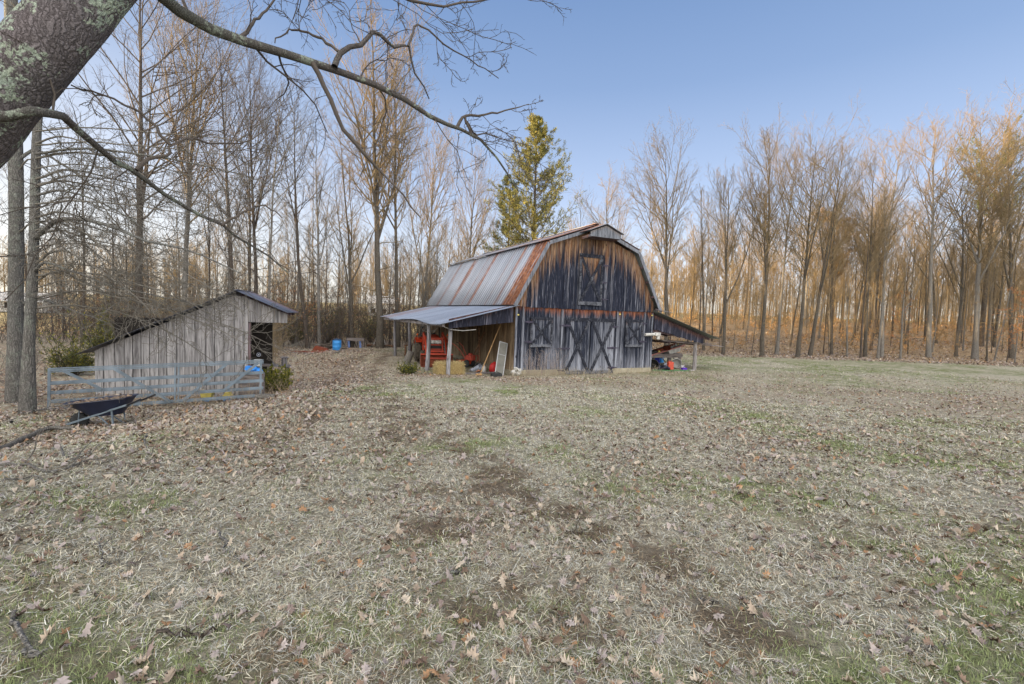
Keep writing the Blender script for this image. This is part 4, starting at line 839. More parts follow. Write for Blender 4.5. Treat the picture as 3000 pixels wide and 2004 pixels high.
mb = MB(); mb.box(-0.15, 0.15, -0.09, 0.09, 0, 0.10); mb.tube([(-0.1, 0, 0.1), (0, 0, 0.2), (0.1, 0, 0.1)], 0.015, 6); o = mb.build('toy_basket', M['purple'], None, loc=PX(2005, 0.6), rot=(0, 0, BA), bevel=0.02); tag(o, 'small purple basket at the foot of the lean-to post', 'basket')
mb = MB(); mb.blob((0, 0, 0.16), (0.17, 0.13, 0.17), 10, 7, 0.12, seed=3); o = mb.build('round_jug', M['pale'], None, True, loc=PX(1952, 1.2)); tag(o, 'pale round plastic jug behind the red jerry can', 'jug')
mb = MB(); mb.box(-0.15, 0.15, -0.08, 0.08, 0, 0.07); o = mb.build('pale_brick', M['stonem'], None, loc=PX(2027, 0.1), rot=(0, 0, 0.4), bevel=0.01); tag(o, 'pale brick in the grass right of the lean-to post', 'brick')
mb = MB(); R = random.Random(2)
pp = [bw(8.3 + 3.0 * k / 16, 0.25 + 0.22 * math.sin(k * 0.9) , 0.03) for k in range(17)]; mb.tube(pp, 0.014, 6); pp = [bw(8.2 + 2.6 * k / 16, 0.05 + 0.15 * math.sin(k * 1.3 + 1), 0.03) for k in range(17)]; mb.tube(pp, 0.014, 6)
tag(mb.build('garden_hose', M['hose'], None, True), 'green hose trailing on the ground before the workbench', 'hose')

# ------------------------------------------------------------------ the shed
SA = math.radians(14.0); SX = -13.0; SY = 14.75; SZ = -1.32
shed = thing('shed', 'low grey plank shed with long sloping roof behind the gate', 'shed', (SX, SY, SZ), SA)
def swx(px):     # local x on the shed front for a pixel column
    P0 = np.array([SX, SY]); nrm = np.array([-math.sin(SA), math.cos(SA)]); d = ray(px, 1000); t = (P0 @ nrm) / (d[:2] @ nrm); return float((d[:2] * t - P0) @ np.array([math.cos(SA), math.sin(SA)]))
AP = swx(697); DL = swx(727); DR = swx(774); RE = swx(836)
def srz(x): return float(np.interp(x, [-0.30, AP, RE], [1.38, 3.47, 2.86]))
mb = MB(); x = 0.0
while x < DL - 0.03:
    wd_ = min(rnd.uniform(0.20, 0.32), DL - x); zb = rnd.uniform(-0.08, 0.04)
    board(mb, x + 0.011, x + wd_ - 0.011, zb - 0.05, srz(x) - 0.07, srz(x + wd_) - 0.07, -rnd.uniform(0, 0.015), 0.02); x += wd_
while x < RE - 0.12:
    wd_ = 0.2; 
    board(mb, x + 0.006, x + wd_ - 0.006, 2.47 + rnd.uniform(0, 0.02) , srz(x) - 0.07, srz(x + wd_) - 0.07, -rnd.uniform(0, 0.015), 0.02); x += wd_
mb.build('front_wall', M['shed'], shed)
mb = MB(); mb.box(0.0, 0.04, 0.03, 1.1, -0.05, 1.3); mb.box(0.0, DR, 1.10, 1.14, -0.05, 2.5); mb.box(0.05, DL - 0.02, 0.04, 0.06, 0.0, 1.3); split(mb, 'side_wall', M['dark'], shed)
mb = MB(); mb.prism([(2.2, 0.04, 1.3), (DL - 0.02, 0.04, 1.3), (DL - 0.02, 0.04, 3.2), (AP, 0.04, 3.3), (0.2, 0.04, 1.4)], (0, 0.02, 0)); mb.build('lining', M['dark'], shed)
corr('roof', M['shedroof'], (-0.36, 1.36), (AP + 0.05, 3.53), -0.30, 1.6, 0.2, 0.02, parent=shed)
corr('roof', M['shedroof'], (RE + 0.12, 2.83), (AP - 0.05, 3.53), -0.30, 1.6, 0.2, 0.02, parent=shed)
mb = MB()
for yy in (0.3, 0.9, 1.4): mb.bar((AP, yy, 3.38), (RE, yy, 2.76), 0.05, 0.1)
mb.box(DL - 0.02, DL + 0.06, 0.03, 0.11, 0, 2.46); split(mb, 'rafter', M['fascia'], shed)
for i, (dx, h, lab) in enumerate(((0.18, 0.7, 'white round fan hanging inside the shed doorway'),)):
    mb = MB(); mb.tube([(0.1 * math.cos(a), 0, 0.1 * math.sin(a)) for a in np.linspace(0, 6.28, 16)[:-1]], 0.014, 6, closed=True); mb.lathe([(0.04, -0.02), (0.04, 0.02)], 10, (0, 1, 0)); 
    q = shed.matrix_world if False else None
    mw = Matrix.Translation(Vector((SX, SY, SZ))) @ Matrix.Rotation(SA, 4, 'Z'); p = mw @ Vector(((DL + DR) / 2 - 0.05, 0.5, 1.35)); o = mb.build('round_fan', M['pale'], None, True, loc=p, rot=(0, 0, SA)); o.scale = (0.6, 0.6, 0.6); tag(o, lab, 'fan')
mw = Matrix.Translation(Vector((SX, SY, SZ))) @ Matrix.Rotation(SA, 4, 'Z')
def sw(lx, ly, z): return tuple(mw @ Vector((lx, ly, z)))
mb = MB(); mb.box(-0.35, 0.3, -0.02, 0.3, 0.95, 1.0); mb.box(-0.33, -0.27, 0, 0.05, 0, 0.95); mb.box(0.22, 0.28, 0, 0.05, 0, 0.95); o = mb.build('inner_shelf', M['oldplank'], None, loc=sw((DL + DR) / 2, 0.5, 0), rot=(0, 0, SA)); tag(o, 'plank shelf standing just inside the shed doorway', 'shelf')
mb = MB(); mb.lathe([(0.10, 0), (0.13, 0.22), (0.12, 0.22), (0.09, 0.02)], 14); o = mb.build('pail', M['white'], None, True, loc=sw(DR - 0.22, 0.15, 1.0 - 0.0), rot=(0, 0, 0)); tag(o, 'small white pail on the shelf in the shed doorway', 'pail')
for i, (px, py, dx, lab) in enumerate(((800, 1066, 0.0, 'pale board leaning outside the shed doorway, nearer the camera'), (790, 1062, 0.0, 'grey board leaning against the shed door jamb'))):
    base = on_ground(px, 1135 if i == 0 else 1130); P = atY(775 if i == 0 else 768, 1035, base[1] + 0.15)
    mb = MB(); bz = atY(px, 1072, base[1]); mb.bar(tuple(bz), tuple(P), 0.20, 0.03, up=(0.3, -1, 0.2)); o = mb.build('leaning_board', M['trim'], None); tag(o, lab, 'board')
# a low bench of boards at the shed side which carries the leaning boards
pS = on_ground(808, 1120); zt = float(atY(800, 1066, pS[1])[2]); mb = MB(); mb.box(-0.55, 0.55, -0.15, 0.15, zt - pS[2] - 0.10, zt - pS[2] - 0.03); mb.box(-0.5, -0.42, -0.12, 0.12, 0, zt - pS[2] - 0.10); mb.box(0.40, 0.48, -0.12, 0.12, 0, zt - pS[2] - 0.10)
o = mb.build('low_bench', M['trim'], None, loc=pS, rot=(0, 0, 0.1)); tag(o, 'low grey plank bench outside the shed doorway', 'bench')
mb = MB(); mb.box(-0.10, 0.10, -0.1, 0.1, 0, 0.30); mb.box(-0.14, 0.14, -0.12, 0.12, 0.30, 0.34); o = mb.build('wooden_block', M['trim'], None, loc=(pS[0] + 0.35, pS[1], zt - 0.03), rot=(0, 0, 0.3)); tag(o, 'grey T-shaped wooden block on the low plank bench', 'block')

# ------------------------------------------------------------------ gate leaning by the shed
gl = atY(141, 1207, 12.3); gr_ = atY(771, 1162, 14.6); tlp = atY(127, 1078, 12.3); trp = atY(768, 1055, 14.6)
A0, A1 = Vector(gl), Vector(gr_); U = ((Vector(tlp) - A0) + (Vector(trp) - A1)) / 2; U.x *= 0.3; U.y = 0.06; Lg = (A1 - A0).length
gate = thing('farm_gate', 'long galvanised steel farm gate propped in front of the shed', 'gate', A0)
ax = (A1 - A0); up_ = U.normalized(); H = U.length
def gp(u, v): return ax * u + U * v
HZ = [0.035, 0.27, 0.52, 0.74, 0.955]; HZ = [0.04, 0.235, 0.435, 0.655, 0.95]
nrmg = ax.cross(U).normalized()
for i, v in enumerate(HZ):
    mb = MB()
    for off, w_ in ((-0.033 - 0.014 * (i == 4), 0.026), (0.033 + 0.014 * (i == 4), 0.028), (0, 0.05)):
        mb.bar(gp(0, v) + up_ * off + nrmg * (0.0 if off else 0.03), gp(1, v) + up_ * off + nrmg * (0.0 if off else 0.03), 0.05 if off else 0.01, w_ if off else 0.045, up=up_)
    if i in (1, 2): pass
    mb.build('rail', M['galv'], gate)
for u in (0.004, 0.548, 0.565, 0.985):
    mb = MB(); mb.bar(gp(u, 0.0) + nrmg * 0.03, gp(u, 0.99) + nrmg * 0.03, 0.06 if u < 0.1 or u > 0.9 else 0.035, 0.022, up=nrmg); mb.build('upright', M['galv'], gate)
mb = MB(); mb.bar(gp(0.978, 0.63) - nrmg * 0.03, gp(0.999, 0.63) - nrmg * 0.03, 0.02, 0.09, up=up_); mb.bar(gp(0.978, 0.43) - nrmg * 0.03, gp(0.999, 0.43) - nrmg * 0.03, 0.02, 0.09, up=up_); mb.build('rusty_bracket', M['rustred'], gate)
for (u0, v0, u1, v1) in ((0.06, 0.93, 0.22, 0.45), (0.27, 0.93, 0.53, 0.03), (0.80, 0.93, 0.58, 0.03), (0.97, 0.93, 0.79, 0.25)):
    mb = MB(); mb.bar(gp(u0, v0) + nrmg * 0.055, gp(u1, v1) + nrmg * 0.055, 0.062, 0.02, up=nrmg); mb.bar(gp(u0 + 0.012, v0) + nrmg * 0.075, gp(u1 + 0.012, v1) + nrmg * 0.075, 0.02, 0.03, up=nrmg); mb.build('diagonal_brace', M['galv'], gate)

# ------------------------------------------------------------------ wheelbarrow
wp = on_ground(228, 1250); wp = (wp[0], wp[1], wp[2] - 0.02)
wbr = thing('wheelbarrow', 'dark navy wheelbarrow full of leaves beside the farm gate', 'wheelbarrow', (wp[0] + 0.02, wp[1], wp[2] - 0.03), math.radians(12)); wbr.scale = (0.93, 0.93, 0.93)
# local: +x towards the handles; wheel at the origin
mb = MB()
def ring(x0, x1, hw, z0, z1, nx=10, pw=3.0):
    out = []
    for k in range(28):
        a = 2 * math.pi * k / 28; c_, s_ = math.cos(a), math.sin(a); cx = (x0 + x1) / 2; hx = (x1 - x0) / 2
        px_ = cx + hx * (abs(c_) ** (2 / pw)) * (1 if c_ >= 0 else -1); py_ = hw * (abs(s_) ** (2 / pw)) * (1 if s_ >= 0 else -1); t = (px_ - x0) / (x1 - x0)
        if True: py_ *= 0.82 + 0.18 * t
        out.append((px_, py_, z0 + (z1 - z0) * t))
    return out
rings = [ring(0.30, 0.92, 0.22, 0.30, 0.36), ring(0.05, 1.05, 0.30, 0.46, 0.56), ring(-0.22, 1.17, 0.40, 0.60, 0.78), ring(-0.26, 1.21, 0.43, 0.605, 0.79), ring(-0.25, 1.20, 0.42, 0.625, 0.805), ring(-0.19, 1.15, 0.375, 0.60, 0.785), ring(0.08, 1.03, 0.275, 0.48, 0.57), ring(0.32, 0.90, 0.19, 0.33, 0.385)]
vs = [p for r_ in rings for p in r_]; fs = []
for i in range(len(rings) - 1):
    for k in range(28): fs.append((i * 28 + k, i * 28 + (k + 1) % 28, (i + 1) * 28 + (k + 1) % 28, (i + 1) * 28 + k))
fs.append(tuple(range(28))[::-1]); fs.append(tuple(7 * 28 + k for k in range(28))); mb.add(vs, fs, (0.5, 0, 0, 0.5)); mb.build('tray', M['tub'], wbr, True)
for s_ in (-1, 1):
    mb = MB(); mb.bar((-0.22, s_ * 0.10, 0.10), (1.18, s_ * 0.30, 0.62), 0.035, 0.045); mb.build('shaft', M['galv'], wbr, bevel=0.006)
    mb = MB(); mb.tube([(1.16, s_ * 0.298, 0.61), (1.48, s_ * 0.33, 0.76)], 0.022, 10); mb.build('grip', M['black'], wbr, True)
    mb = MB(); mb.bar((0.82, s_ * 0.24, 0.46), (0.86, s_ * 0.25, 0.0), 0.03, 0.03); mb.bar((0.5, s_ * 0.19, 0.36), (0.86, s_ * 0.25, 0.02), 0.02, 0.02); mb.build('leg', M['galv'], wbr)
mb = MB(); mb.bar((0.06, -0.12, 0.14), (0.10, -0.13, 0.50), 0.02, 0.02); mb.bar((0.06, 0.12, 0.14), (0.10, 0.13, 0.50), 0.02, 0.02); split(mb, 'strut', M['galv'], wbr)
wr = wheel(wbr, 'wheel', (0.02, 0, 0.19), 0.20, 0.10, 0.10, 12, M['rubberdark'], M['galv']); wr.rotation_euler = (0, 0, math.pi / 2)
R = np.random.default_rng(4); N = 420
P = np.stack([R.uniform(-0.12, 1.05, N), R.uniform(-0.3, 0.3, N), np.zeros(N)], 1); P[:, 2] = 0.60 + 0.14 * (P[:, 0] + 0.12) / 1.2 + R.uniform(-0.03, 0.05, N)
a = R.uniform(0, 6.28, N); d = np.stack([np.cos(a), np.sin(a), R.uniform(-0.3, 0.3, N)], 1); s_ = np.stack([-np.sin(a), np.cos(a), R.uniform(-0.4, 0.4, N)], 1)
V = np.stack([P - d * 0.05, P + s_ * 0.028, P + d * 0.055, P - s_ * 0.028], 1).reshape(-1, 3); cc = np.repeat(np.array([[0.30, 0.22, 0.15, 1]]) * R.uniform(0.5, 1.4, (N, 1)), 4, 0)
o = link('leaf_pile', mesh_np('leaf_pile', V, np.arange(4 * N).reshape(-1, 4), None, cc), M['leafy'], None, wbr.location, wbr.rotation_euler); tag(o, 'dead leaves and twigs heaped in the navy wheelbarrow', 'leaves', kind='stuff')
o.scale = (0.93, 0.93, 0.93)

# toys, log and scraps by the gate
p = on_ground(632, 1175); ty = thing('toy_dump_truck', 'yellow and blue toy truck in the leaves at the gate foot', 'toy truck', p, 0.25)
mb = MB(); mb.prism([(-0.36, -0.13, 0.12), (-0.10, -0.13, 0.10), (-0.05, -0.13, 0.30), (-0.42, -0.13, 0.34)], (0, 0.26, 0)); mb.build('tipper', M['yellow'], ty, bevel=0.015)
mb = MB(); mb.box(0.22, 0.46, -0.12, 0.12, 0.08, 0.20); mb.prism([(0.24, -0.11, 0.20), (0.44, -0.11, 0.20), (0.40, -0.11, 0.29), (0.28, -0.11, 0.29)], (0, 0.22, 0)); mb.build('cab', M['yellow'], ty, bevel=0.015)
mb = MB(); mb.box(-0.1, 0.46, -0.10, 0.10, 0.04, 0.078); mb.build('chassis', M['blue'], ty)
for (x_, y_) in ((-0.2, -0.13), (0.32, -0.13), (-0.2, 0.13), (0.32, 0.13)): mb = MB(); mb.lathe([(0.07, -0.025), (0.075, 0), (0.07, 0.025)], 14, (0, 1, 0), (x_, y_, 0.06)); mb.build('wheel', M['blue'], ty, True)
p = on_ground(775, 1172); mb = MB(); mb.tube([(-0.25, 0, 0.08), (0, 0.03, 0.09), (0.27, 0.02, 0.08)], [0.085, 0.09, 0.08], 12); o = mb.build('cut_log', M['bark_pale'], None, True, loc=p, rot=(0, 0, 0.15)); tag(o, 'grey cut log lying at the right end of the gate', 'log')
p = on_ground(737, 1160); q = atY(737, 1082, 15.2); mb = MB(); mb.blob((0, 0, 0.08), (0.24, 0.15, 0.11), 12, 8, 0.25, seed=5); mb.blob((0.2, 0.02, 0.04), (0.14, 0.1, 0.08), 8, 6, 0.25, seed=6); o = mb.build('blue_tarp', M['tarp'], None, True, loc=(q[0], q[1], q[2] - 0.08)); tag(o, 'bundled bright blue tarp seen through the gate end', 'tarp')
mb = MB(); mb.box(-0.32, 0.32, -0.2, 0.2, 0, float(q[2]) - 0.12 - G(q[0], q[1])); o = mb.build('wooden_crate', M['oldplank'], None, loc=(q[0], q[1] + 0.02, G(q[0], q[1])), bevel=0.01); tag(o, 'old plank crate holding up the blue tarp', 'crate')
p = on_ground(779, 1140); mb = MB(); R = random.Random(6)
for k in range(9): mb.blob((R.uniform(-0.15, 0.15), R.uniform(-0.1, 0.1), R.uniform(0.05, 0.3)), (0.1, 0.09, 0.09), 7, 5, 0.35, seed=60 + k)
o = mb.build('crumpled_wrap', M['galv'], None, False, loc=p); tag(o, 'crumpled silvery wrap at the foot of the juniper', 'wrap')

# ------------------------------------------------------------------ things at the wood edge
p = on_ground(987, 1027); drum('plastic_barrel', p, M['blue'], 'light blue barrel with dark rim at the wood edge', 0.27, 0.72, band=True)
p = on_ground(1042, 1019); fr = thing('table_frame', 'dark bench frame with two blue end panels at the wood edge', 'frame', p, 0.15)
mb = MB(); mb.box(-0.62, 0.60, -0.2, 0.2, 0.62, 0.70); mb.box(-0.62, 0.60, -0.22, -0.202, 0.50, 0.69); mb.build('top', M['oldplank'], fr)
for x_ in (-0.58, 0.56): mb = MB(); mb.box(x_ - 0.035, x_ + 0.035, -0.19, 0.19, 0, 0.62); mb.build('leg', M['oldplank'], fr)
for x_ in (-0.43, 0.36): mb = MB(); mb.bar((x_, -0.16, 0), (x_ - 0.04, -0.16, 0.60), 0.14, 0.03, up=(0, 1, 0)); mb.build('panel', M['blue'] if False else simple('slate_blue_paint', (0.13, 0.2, 0.42), 0.7), fr)
p = on_ground(1112, 1016); sa = thing('saw_stand', 'pale four-legged stand with splayed legs on the pallet', 'stand', (p[0], p[1], p[2] + 0.16), 0.1)
mb = MB(); mb.box(-0.26, 0.24, -0.18, 0.18, 0.55, 0.60); mb.build('top', M['white'], sa)
for sx in (-1, 1):
    for sy in (-1, 1): mb = MB(); mb.bar((sx * 0.22, sy * 0.15, 0.55), (sx * 0.42, sy * 0.24, 0), 0.06, 0.04); mb.build('leg', M['white'], sa)
mb = MB(); mb.bar((-0.3, -0.20, 0.1), (0.15, -0.19, 0.5), 0.03, 0.02); mb.bar((0.3, -0.20, 0.1), (-0.1, -0.19, 0.5), 0.03, 0.02); mb.build('brace', M['alum'], sa)
mb = MB(); mb.blob((0, 0, 0.12), (0.3, 0.14, 0.13), 10, 6, 0.3, seed=9); o = mb.build('scrap_heap', M['brownwood'], None, loc=(p[0], p[1], p[2] + 0.16)); tag(o, 'rusty brown scrap lying beneath the pale stand', 'scrap')
mb = MB(); 
for k in range(5): mb.box(-1.0, 1.0, -0.4 + k * 0.18, -0.27 + k * 0.18, 0.10, 0.13)
for x_ in (-0.9, 0, 0.9): mb.box(x_ - 0.05, x_ + 0.05, -0.4, 0.45, 0, 0.098)
o = mb.build('pallet', M['brownwood'], None, loc=(p[0] + 0.1, p[1], p[2] + 0.02), rot=(0, 0, 0.05)); tag(o, 'long wooden pallet under the pale stand', 'pallet')
p = on_ground(905, 1033); mb = MB(); mb.bar((-0.9, -0.2, 0.05), (0.9, 0.1, 0.05), 0.5, 0.05); o = mb.build('rusty_tray', M['rustred'], None, loc=p, rot=(0, 0, -0.1)); tag(o, 'flat rusty red tray on the leaves left of the barrel', 'tray')
mb = MB(); mb.prism([(-0.5, 0, 0), (0.5, 0, 0), (0.35, 0, 0.2), (-0.3, 0, 0.34)], (0, 0.4, 0)); o = mb.build('rusty_box', M['rustred'], None, loc=(p[0] + 0.3, p[1] + 0.9, p[2]), rot=(0, 0, 0.1)); tag(o, 'orange rusty sheet box behind the flat tray', 'box')
p = on_ground(950, 1026); bp = None
mb = MB(); R = random.Random(12)
for k in range(5):
    a = R.uniform(-0.3, 0.5); q0 = Vector((p[0] + R.uniform(-1.0, 0.4), p[1] + R.uniform(-0.5, 0.5), G(p[0], p[1]) + 0.08 + 0.06 * k)); L = R.uniform(1.2, 2.2)
    pts = [q0 + Vector((math.cos(a) * L * t, math.sin(a) * L * t, 0.12 * math.sin(t * 3 + k) + 0.03 * k)) for t in (0, 0.25, 0.5, 0.75, 1)]
    mb2 = MB(); mb2.tube(pts, [0.07, 0.065, 0.055, 0.04, 0.025], 8, bcol(R.random(), 2, 1)); o = mb2.build('dead_branch', M['bark_pale'] if k % 2 else M['bark_dark'], None, True)
    tag(o, ['thick pale branch lying lowest left of the blue barrel', 'dark crooked branch across the brush heap by the barrel', 'pale branch with its end near the blue barrel', 'dark branch resting on top of the brush heap', 'pale upper branch of the brush heap by the barrel'][k], 'branch', 'branches heaped beside the blue barrel')
p = on_ground(998, 1034); mb2 = MB(); mb2.tube([(p[0] - 0.35, p[1] - 0.5, p[2] + 0.03), (p[0] + 0.1, p[1] - 0.5, p[2] + 0.12), (p[0] + 0.2, p[1] - 0.5, p[2] + 0.33), (p[0] + 0.42, p[1] - 0.5, p[2] + 0.5)], [0.05, 0.05, 0.04, 0.03], 8); o = mb2.build('forked_stick', M['bark_pale'], None, True); tag(o, 'pale crooked stick standing before the blue barrel', 'stick')
# small white houses glimpsed far off through the trunks
for (px, py, Y, wd_, hh, lab) in ((70, 935, 75, 9, 1.7, 'white farm building glimpsed far off between the left trunks'), (1128, 905, 95, 6, 2.6, 'small white house far off behind the tall poplars')):
    q = atY(px, py, Y); g = G(q[0], q[1]); hs = thing('far_house', lab, 'house', (q[0], q[1], g), 0.2)
    mb = MB(); mb.box(-wd_ / 2, wd_ / 2, -3, 3, 0, hh); mb.prism([(-wd_ / 2, -3, hh), (-wd_ / 2, 3, hh), (-wd_ / 2, 0, hh + 1.1)], (wd_, 0, 0)); mb.build('wall', M['white'], hs)
    mb = MB(); 
    for s_ in (-1, 1): mb.prism([(-wd_ / 2 - 0.3, s_ * 3.4, hh - 0.15), (wd_ / 2 + 0.3, s_ * 3.4, hh - 0.15), (wd_ / 2 + 0.3, 0, hh + 1.25), (-wd_ / 2 - 0.3, 0, hh + 1.25)], (0, 0, 0.1))
    mb.build('roof', M['white'], hs)
    for k in range(3): mb = MB(); mb.box(-wd_ / 3 + k * wd_ / 3 - 0.4, -wd_ / 3 + k * wd_ / 3 + 0.4, -3.03, -3.003, 0.6, 1.4); mb.build('window', M['dark'], hs)

# ------------------------------------------------------------------ trees
def tubes(P, R, sides=3, c=None):
    """P (N,K,3), R (N,K) -> vertices, quads"""
    N, K, _ = P.shape
    T = np.empty_like(P); T[:, 1:-1] = P[:, 2:] - P[:, :-2]; T[:, 0] = P[:, 1] - P[:, 0]; T[:, -1] = P[:, -1] - P[:, -2]
    T /= np.linalg.norm(T, axis=2, keepdims=True) + 1e-9
    ref = np.where(np.abs(T[:, :1, 2:3]) > 0.9, np.array([1.0, 0, 0]), np.array([0, 0, 1.0])); ref = np.broadcast_to(ref, T.shape)
    A = np.cross(T, ref); A /= np.linalg.norm(A, axis=2, keepdims=True) + 1e-9; B = np.cross(T, A)
    an = 2 * np.pi * np.arange(sides) / sides
    V = P[:, :, None] + (A[:, :, None] * np.cos(an)[:, None] + B[:, :, None] * np.sin(an)[:, None]) * R[:, :, None, None]
    n_, k_, s_ = np.meshgrid(np.arange(N), np.arange(K - 1), np.arange(sides), indexing='ij'); s2 = (s_ + 1) % sides
    f = lambda k, s: (n_ * K + k) * sides + s
    Q = np.stack([f(k_, s_), f(k_, s2), f(k_ + 1, s2), f(k_ + 1, s_)], -1).reshape(-1, 4)
    return V.reshape(-1, 3), Q
def joinVQ(parts):
    Vs, Qs, o = [], [], 0
    for V, Q in parts: Vs.append(V); Qs.append(Q + o); o += len(V)
    return np.concatenate(Vs), np.concatenate(Qs)
def nrmz(v): return v / (np.linalg.norm(v, axis=-1, keepdims=True) + 1e-9)
def spawn(P, R, per, t0, t1, L, ang, rng, npts=4, up=0.1, wig=0.12, rf=0.6, taper=0.25, rmin=0.004, angj=0.25, lfall=0.5, down=None):
    """children along parent paths; L = child length (scalar or per parent)"""
    N, K, _ = P.shape; par = np.repeat(np.arange(N), per); M_ = len(par)
    t = t0 + (t1 - t0) * ((np.tile(np.arange(per), N) + rng.uniform(0, 1, M_)) / per)
    f = t * (K - 1); i = np.minimum(f.astype(int), K - 2); u = (f - i)[:, None]
    pos = P[par, i] * (1 - u) + P[par, i + 1] * u; tan = nrmz(P[par, i + 1] - P[par, i]); r0 = R[par, i] * (1 - u[:, 0]) + R[par, i + 1] * u[:, 0]
    pr = nrmz(np.cross(tan, rng.normal(size=(M_, 3)))); a = ang + rng.uniform(-angj, angj, M_)
    d = nrmz(tan * np.cos(a)[:, None] + pr * np.sin(a)[:, None])
    Lc = (L if np.isscalar(L) else np.asarray(L)[par]) * (1 - lfall * (t - t0) / max(t1 - t0, 1e-6)) * rng.uniform(0.6, 1.15, M_)
    out = np.zeros((M_, npts, 3)); out[:, 0] = pos
    for k in range(1, npts):
        d = nrmz(d + np.array([0, 0, up]) + rng.normal(size=(M_, 3)) * wig); out[:, k] = out[:, k - 1] + d * (Lc / (npts - 1))[:, None]
    rr = np.maximum(r0[:, None] * rf * np.linspace(1, taper, npts)[None], rmin)
    return out, rr, Lc
def trunk_path(H, r0, rng, K=14, lean=(0, 0), wob=0.012, sweep=0.0):
    z = np.linspace(0, H, K); x = np.cumsum(rng.normal(0, wob * H / K * 1.6, K)) + lean[0] * z + sweep * np.sin(z / H * 3.1) * H; y = np.cumsum(rng.normal(0, wob * H / K * 1.6, K)) + lean[1] * z
    x -= x[0]; y -= y[0]; r = r0 * (1 - (z / H) ** 1.15 * 0.93); r[0] *= 1.35; r[1] *= 1.05 if K > 1 else 1
    P = np.stack([x, y, z], 1)[None]; P[0, 0, 2] = -0.4
    return P, r[None]
def make_tree(seed, H, r0, crown0=0.35, nb=44, spread=0.16, ang=0.75, up=0.22, sub=8, twg=6, lean=(0, 0), forks=0, low=0, sweep=0.0, rt=0.0055, tip=1.0):
    rng = np.random.default_rng(seed); P, R = trunk_path(H, r0, rng, lean=lean, sweep=sweep); tv = [tubes(P, R, 9)]
    lead = [(P, R)]
    if forks:
        f, fr, _ = spawn(P, R, forks, crown0 * 0.75, crown0 * 1.25, H * 0.55, 0.35, rng, 8, 0.12, 0.04, 0.62, 0.12, lfall=0.0); lead.append((f, fr)); tv.append(tubes(f, fr, 7))
    cv = []; 
    for (p_, r_) in lead:
        nbb = nb if p_.shape[0] == 1 and p_ is P else max(7, int(nb * 0.32))
        # branch length by height: narrow oval crown
        K = 6; n_ = nbb
        t0 = crown0 if p_ is P else 0.15
        B, BR, BLn = spawn(p_, r_, n_, t0, 0.985, 1.0, ang, rng, 7, 0, 0, lfall=0.0)
        tt = (np.tile(np.arange(n_), p_.shape[0]) + 0.5) / n_
        Ls = H * spread * (0.35 + 1.0 * np.sin(np.clip(tt * 0.9 + 0.12, 0, 1) * np.pi) ** 0.8) * rng.uniform(0.65, 1.25, len(tt)) / (1.0 if p_ is P else 1.25)
        d = nrmz(B[:, 1] - B[:, 0]); B2 = np.zeros_like(B); B2[:, 0] = B[:, 0]
        for k in range(1, 7): d = nrmz(d + np.array([0, 0, up]) + rng.normal(size=d.shape) * 0.09); B2[:, k] = B2[:, k - 1] + d * (Ls / 6)[:, None]
        br = np.maximum(np.interp(B2[:, 0, 2], [0, H], [r0 * 0.42, r0 * 0.10]), 0.014)[:, None] * np.linspace(1, 0.25, 7)[None]
        cv.append(tubes(B2, br, 5))
        S, SR, SL = spawn(B2, br, sub, 0.15, 1.0, Ls * 0.42, 0.62, rng, 5, up * 0.6, 0.12, 0.6, 0.35, rt, lfall=0.35); cv.append(tubes(S, SR, 4))
        T_, TR, TL = spawn(S, SR, twg, 0.1, 1.0, SL * 0.45, 0.6, rng, 3, up * 0.5, 0.16, 0.6, 0.5, rt * 0.62, lfall=0.3); cv.append(tubes(T_, TR, 3))
        if tip > 0:
            U_, UR, UL = spawn(T_, TR, 2, 0.3, 1.0, TL * 0.55, 0.6, rng, 2, 0.1, 0.1, 0.8, 0.6, rt * 0.5, lfall=0.0); cv.append(tubes(U_, UR, 3))
    if low:
        B, BR, Ls = spawn(P, R, low, 0.10, crown0, H * 0.13, 1.2, rng, 6, 0.02, 0.16, 0.22, 0.3, 0.01, lfall=0.2); cv.append(tubes(B, BR, 4))
        S, SR, SL = spawn(B, BR, 7, 0.2, 1.0, Ls * 0.35, 0.8, rng, 4, 0.03, 0.2, 0.6, 0.4, rt * 0.8); cv.append(tubes(S, SR, 3))
        T_, TR, TL = spawn(S, SR, 3, 0.2, 1.0, SL * 0.5, 0.8, rng, 3, 0.03, 0.2, 0.6, 0.5, rt * 0.6); cv.append(tubes(T_, TR, 3))
    V, Q = joinVQ(tv); V2, Q2 = joinVQ(cv)
    return mesh_np('trunk', V, Q, None, None, True), mesh_np('crown', V2, Q2, None, None, False), H
def put_tree(tpl, x, y, H, rz, label, cat='tree', group=None, name='bare_tree', mats=('bark_tall', 'twig'), lean=0.0, leandir=0.0, z=None, sxy=1.0):
    tm, cm, H0 = tpl; s_ = H / H0; root = thing(name, label, cat, (x, y, G(x, y) if z is None else z), rz, group)
    root.rotation_euler = Euler((lean * math.sin(leandir), lean * math.cos(leandir), rz)); root.scale = (s_ * sxy, s_ * sxy, s_)
    a = link('trunk', tm, None, root); b_ = link('crown', cm, None, root)
    for o, m_ in ((a, mats[0]), (b_, mats[1])):
        if not o.data.materials: o.data.materials.append(M[m_])
        elif o.data.materials[0] is not M[m_]: o.material_slots[0].link = 'OBJECT'; o.material_slots[0].material = M[m_]
    return root
def height_for(px_top, py_top, x, y):
    """height of a tree standing at x,y whose top shows at row py_top"""
    d = ray(px_top, py_top); t = y / d[1]; return float(CAM[2] + d[2] * t - G(x, y))

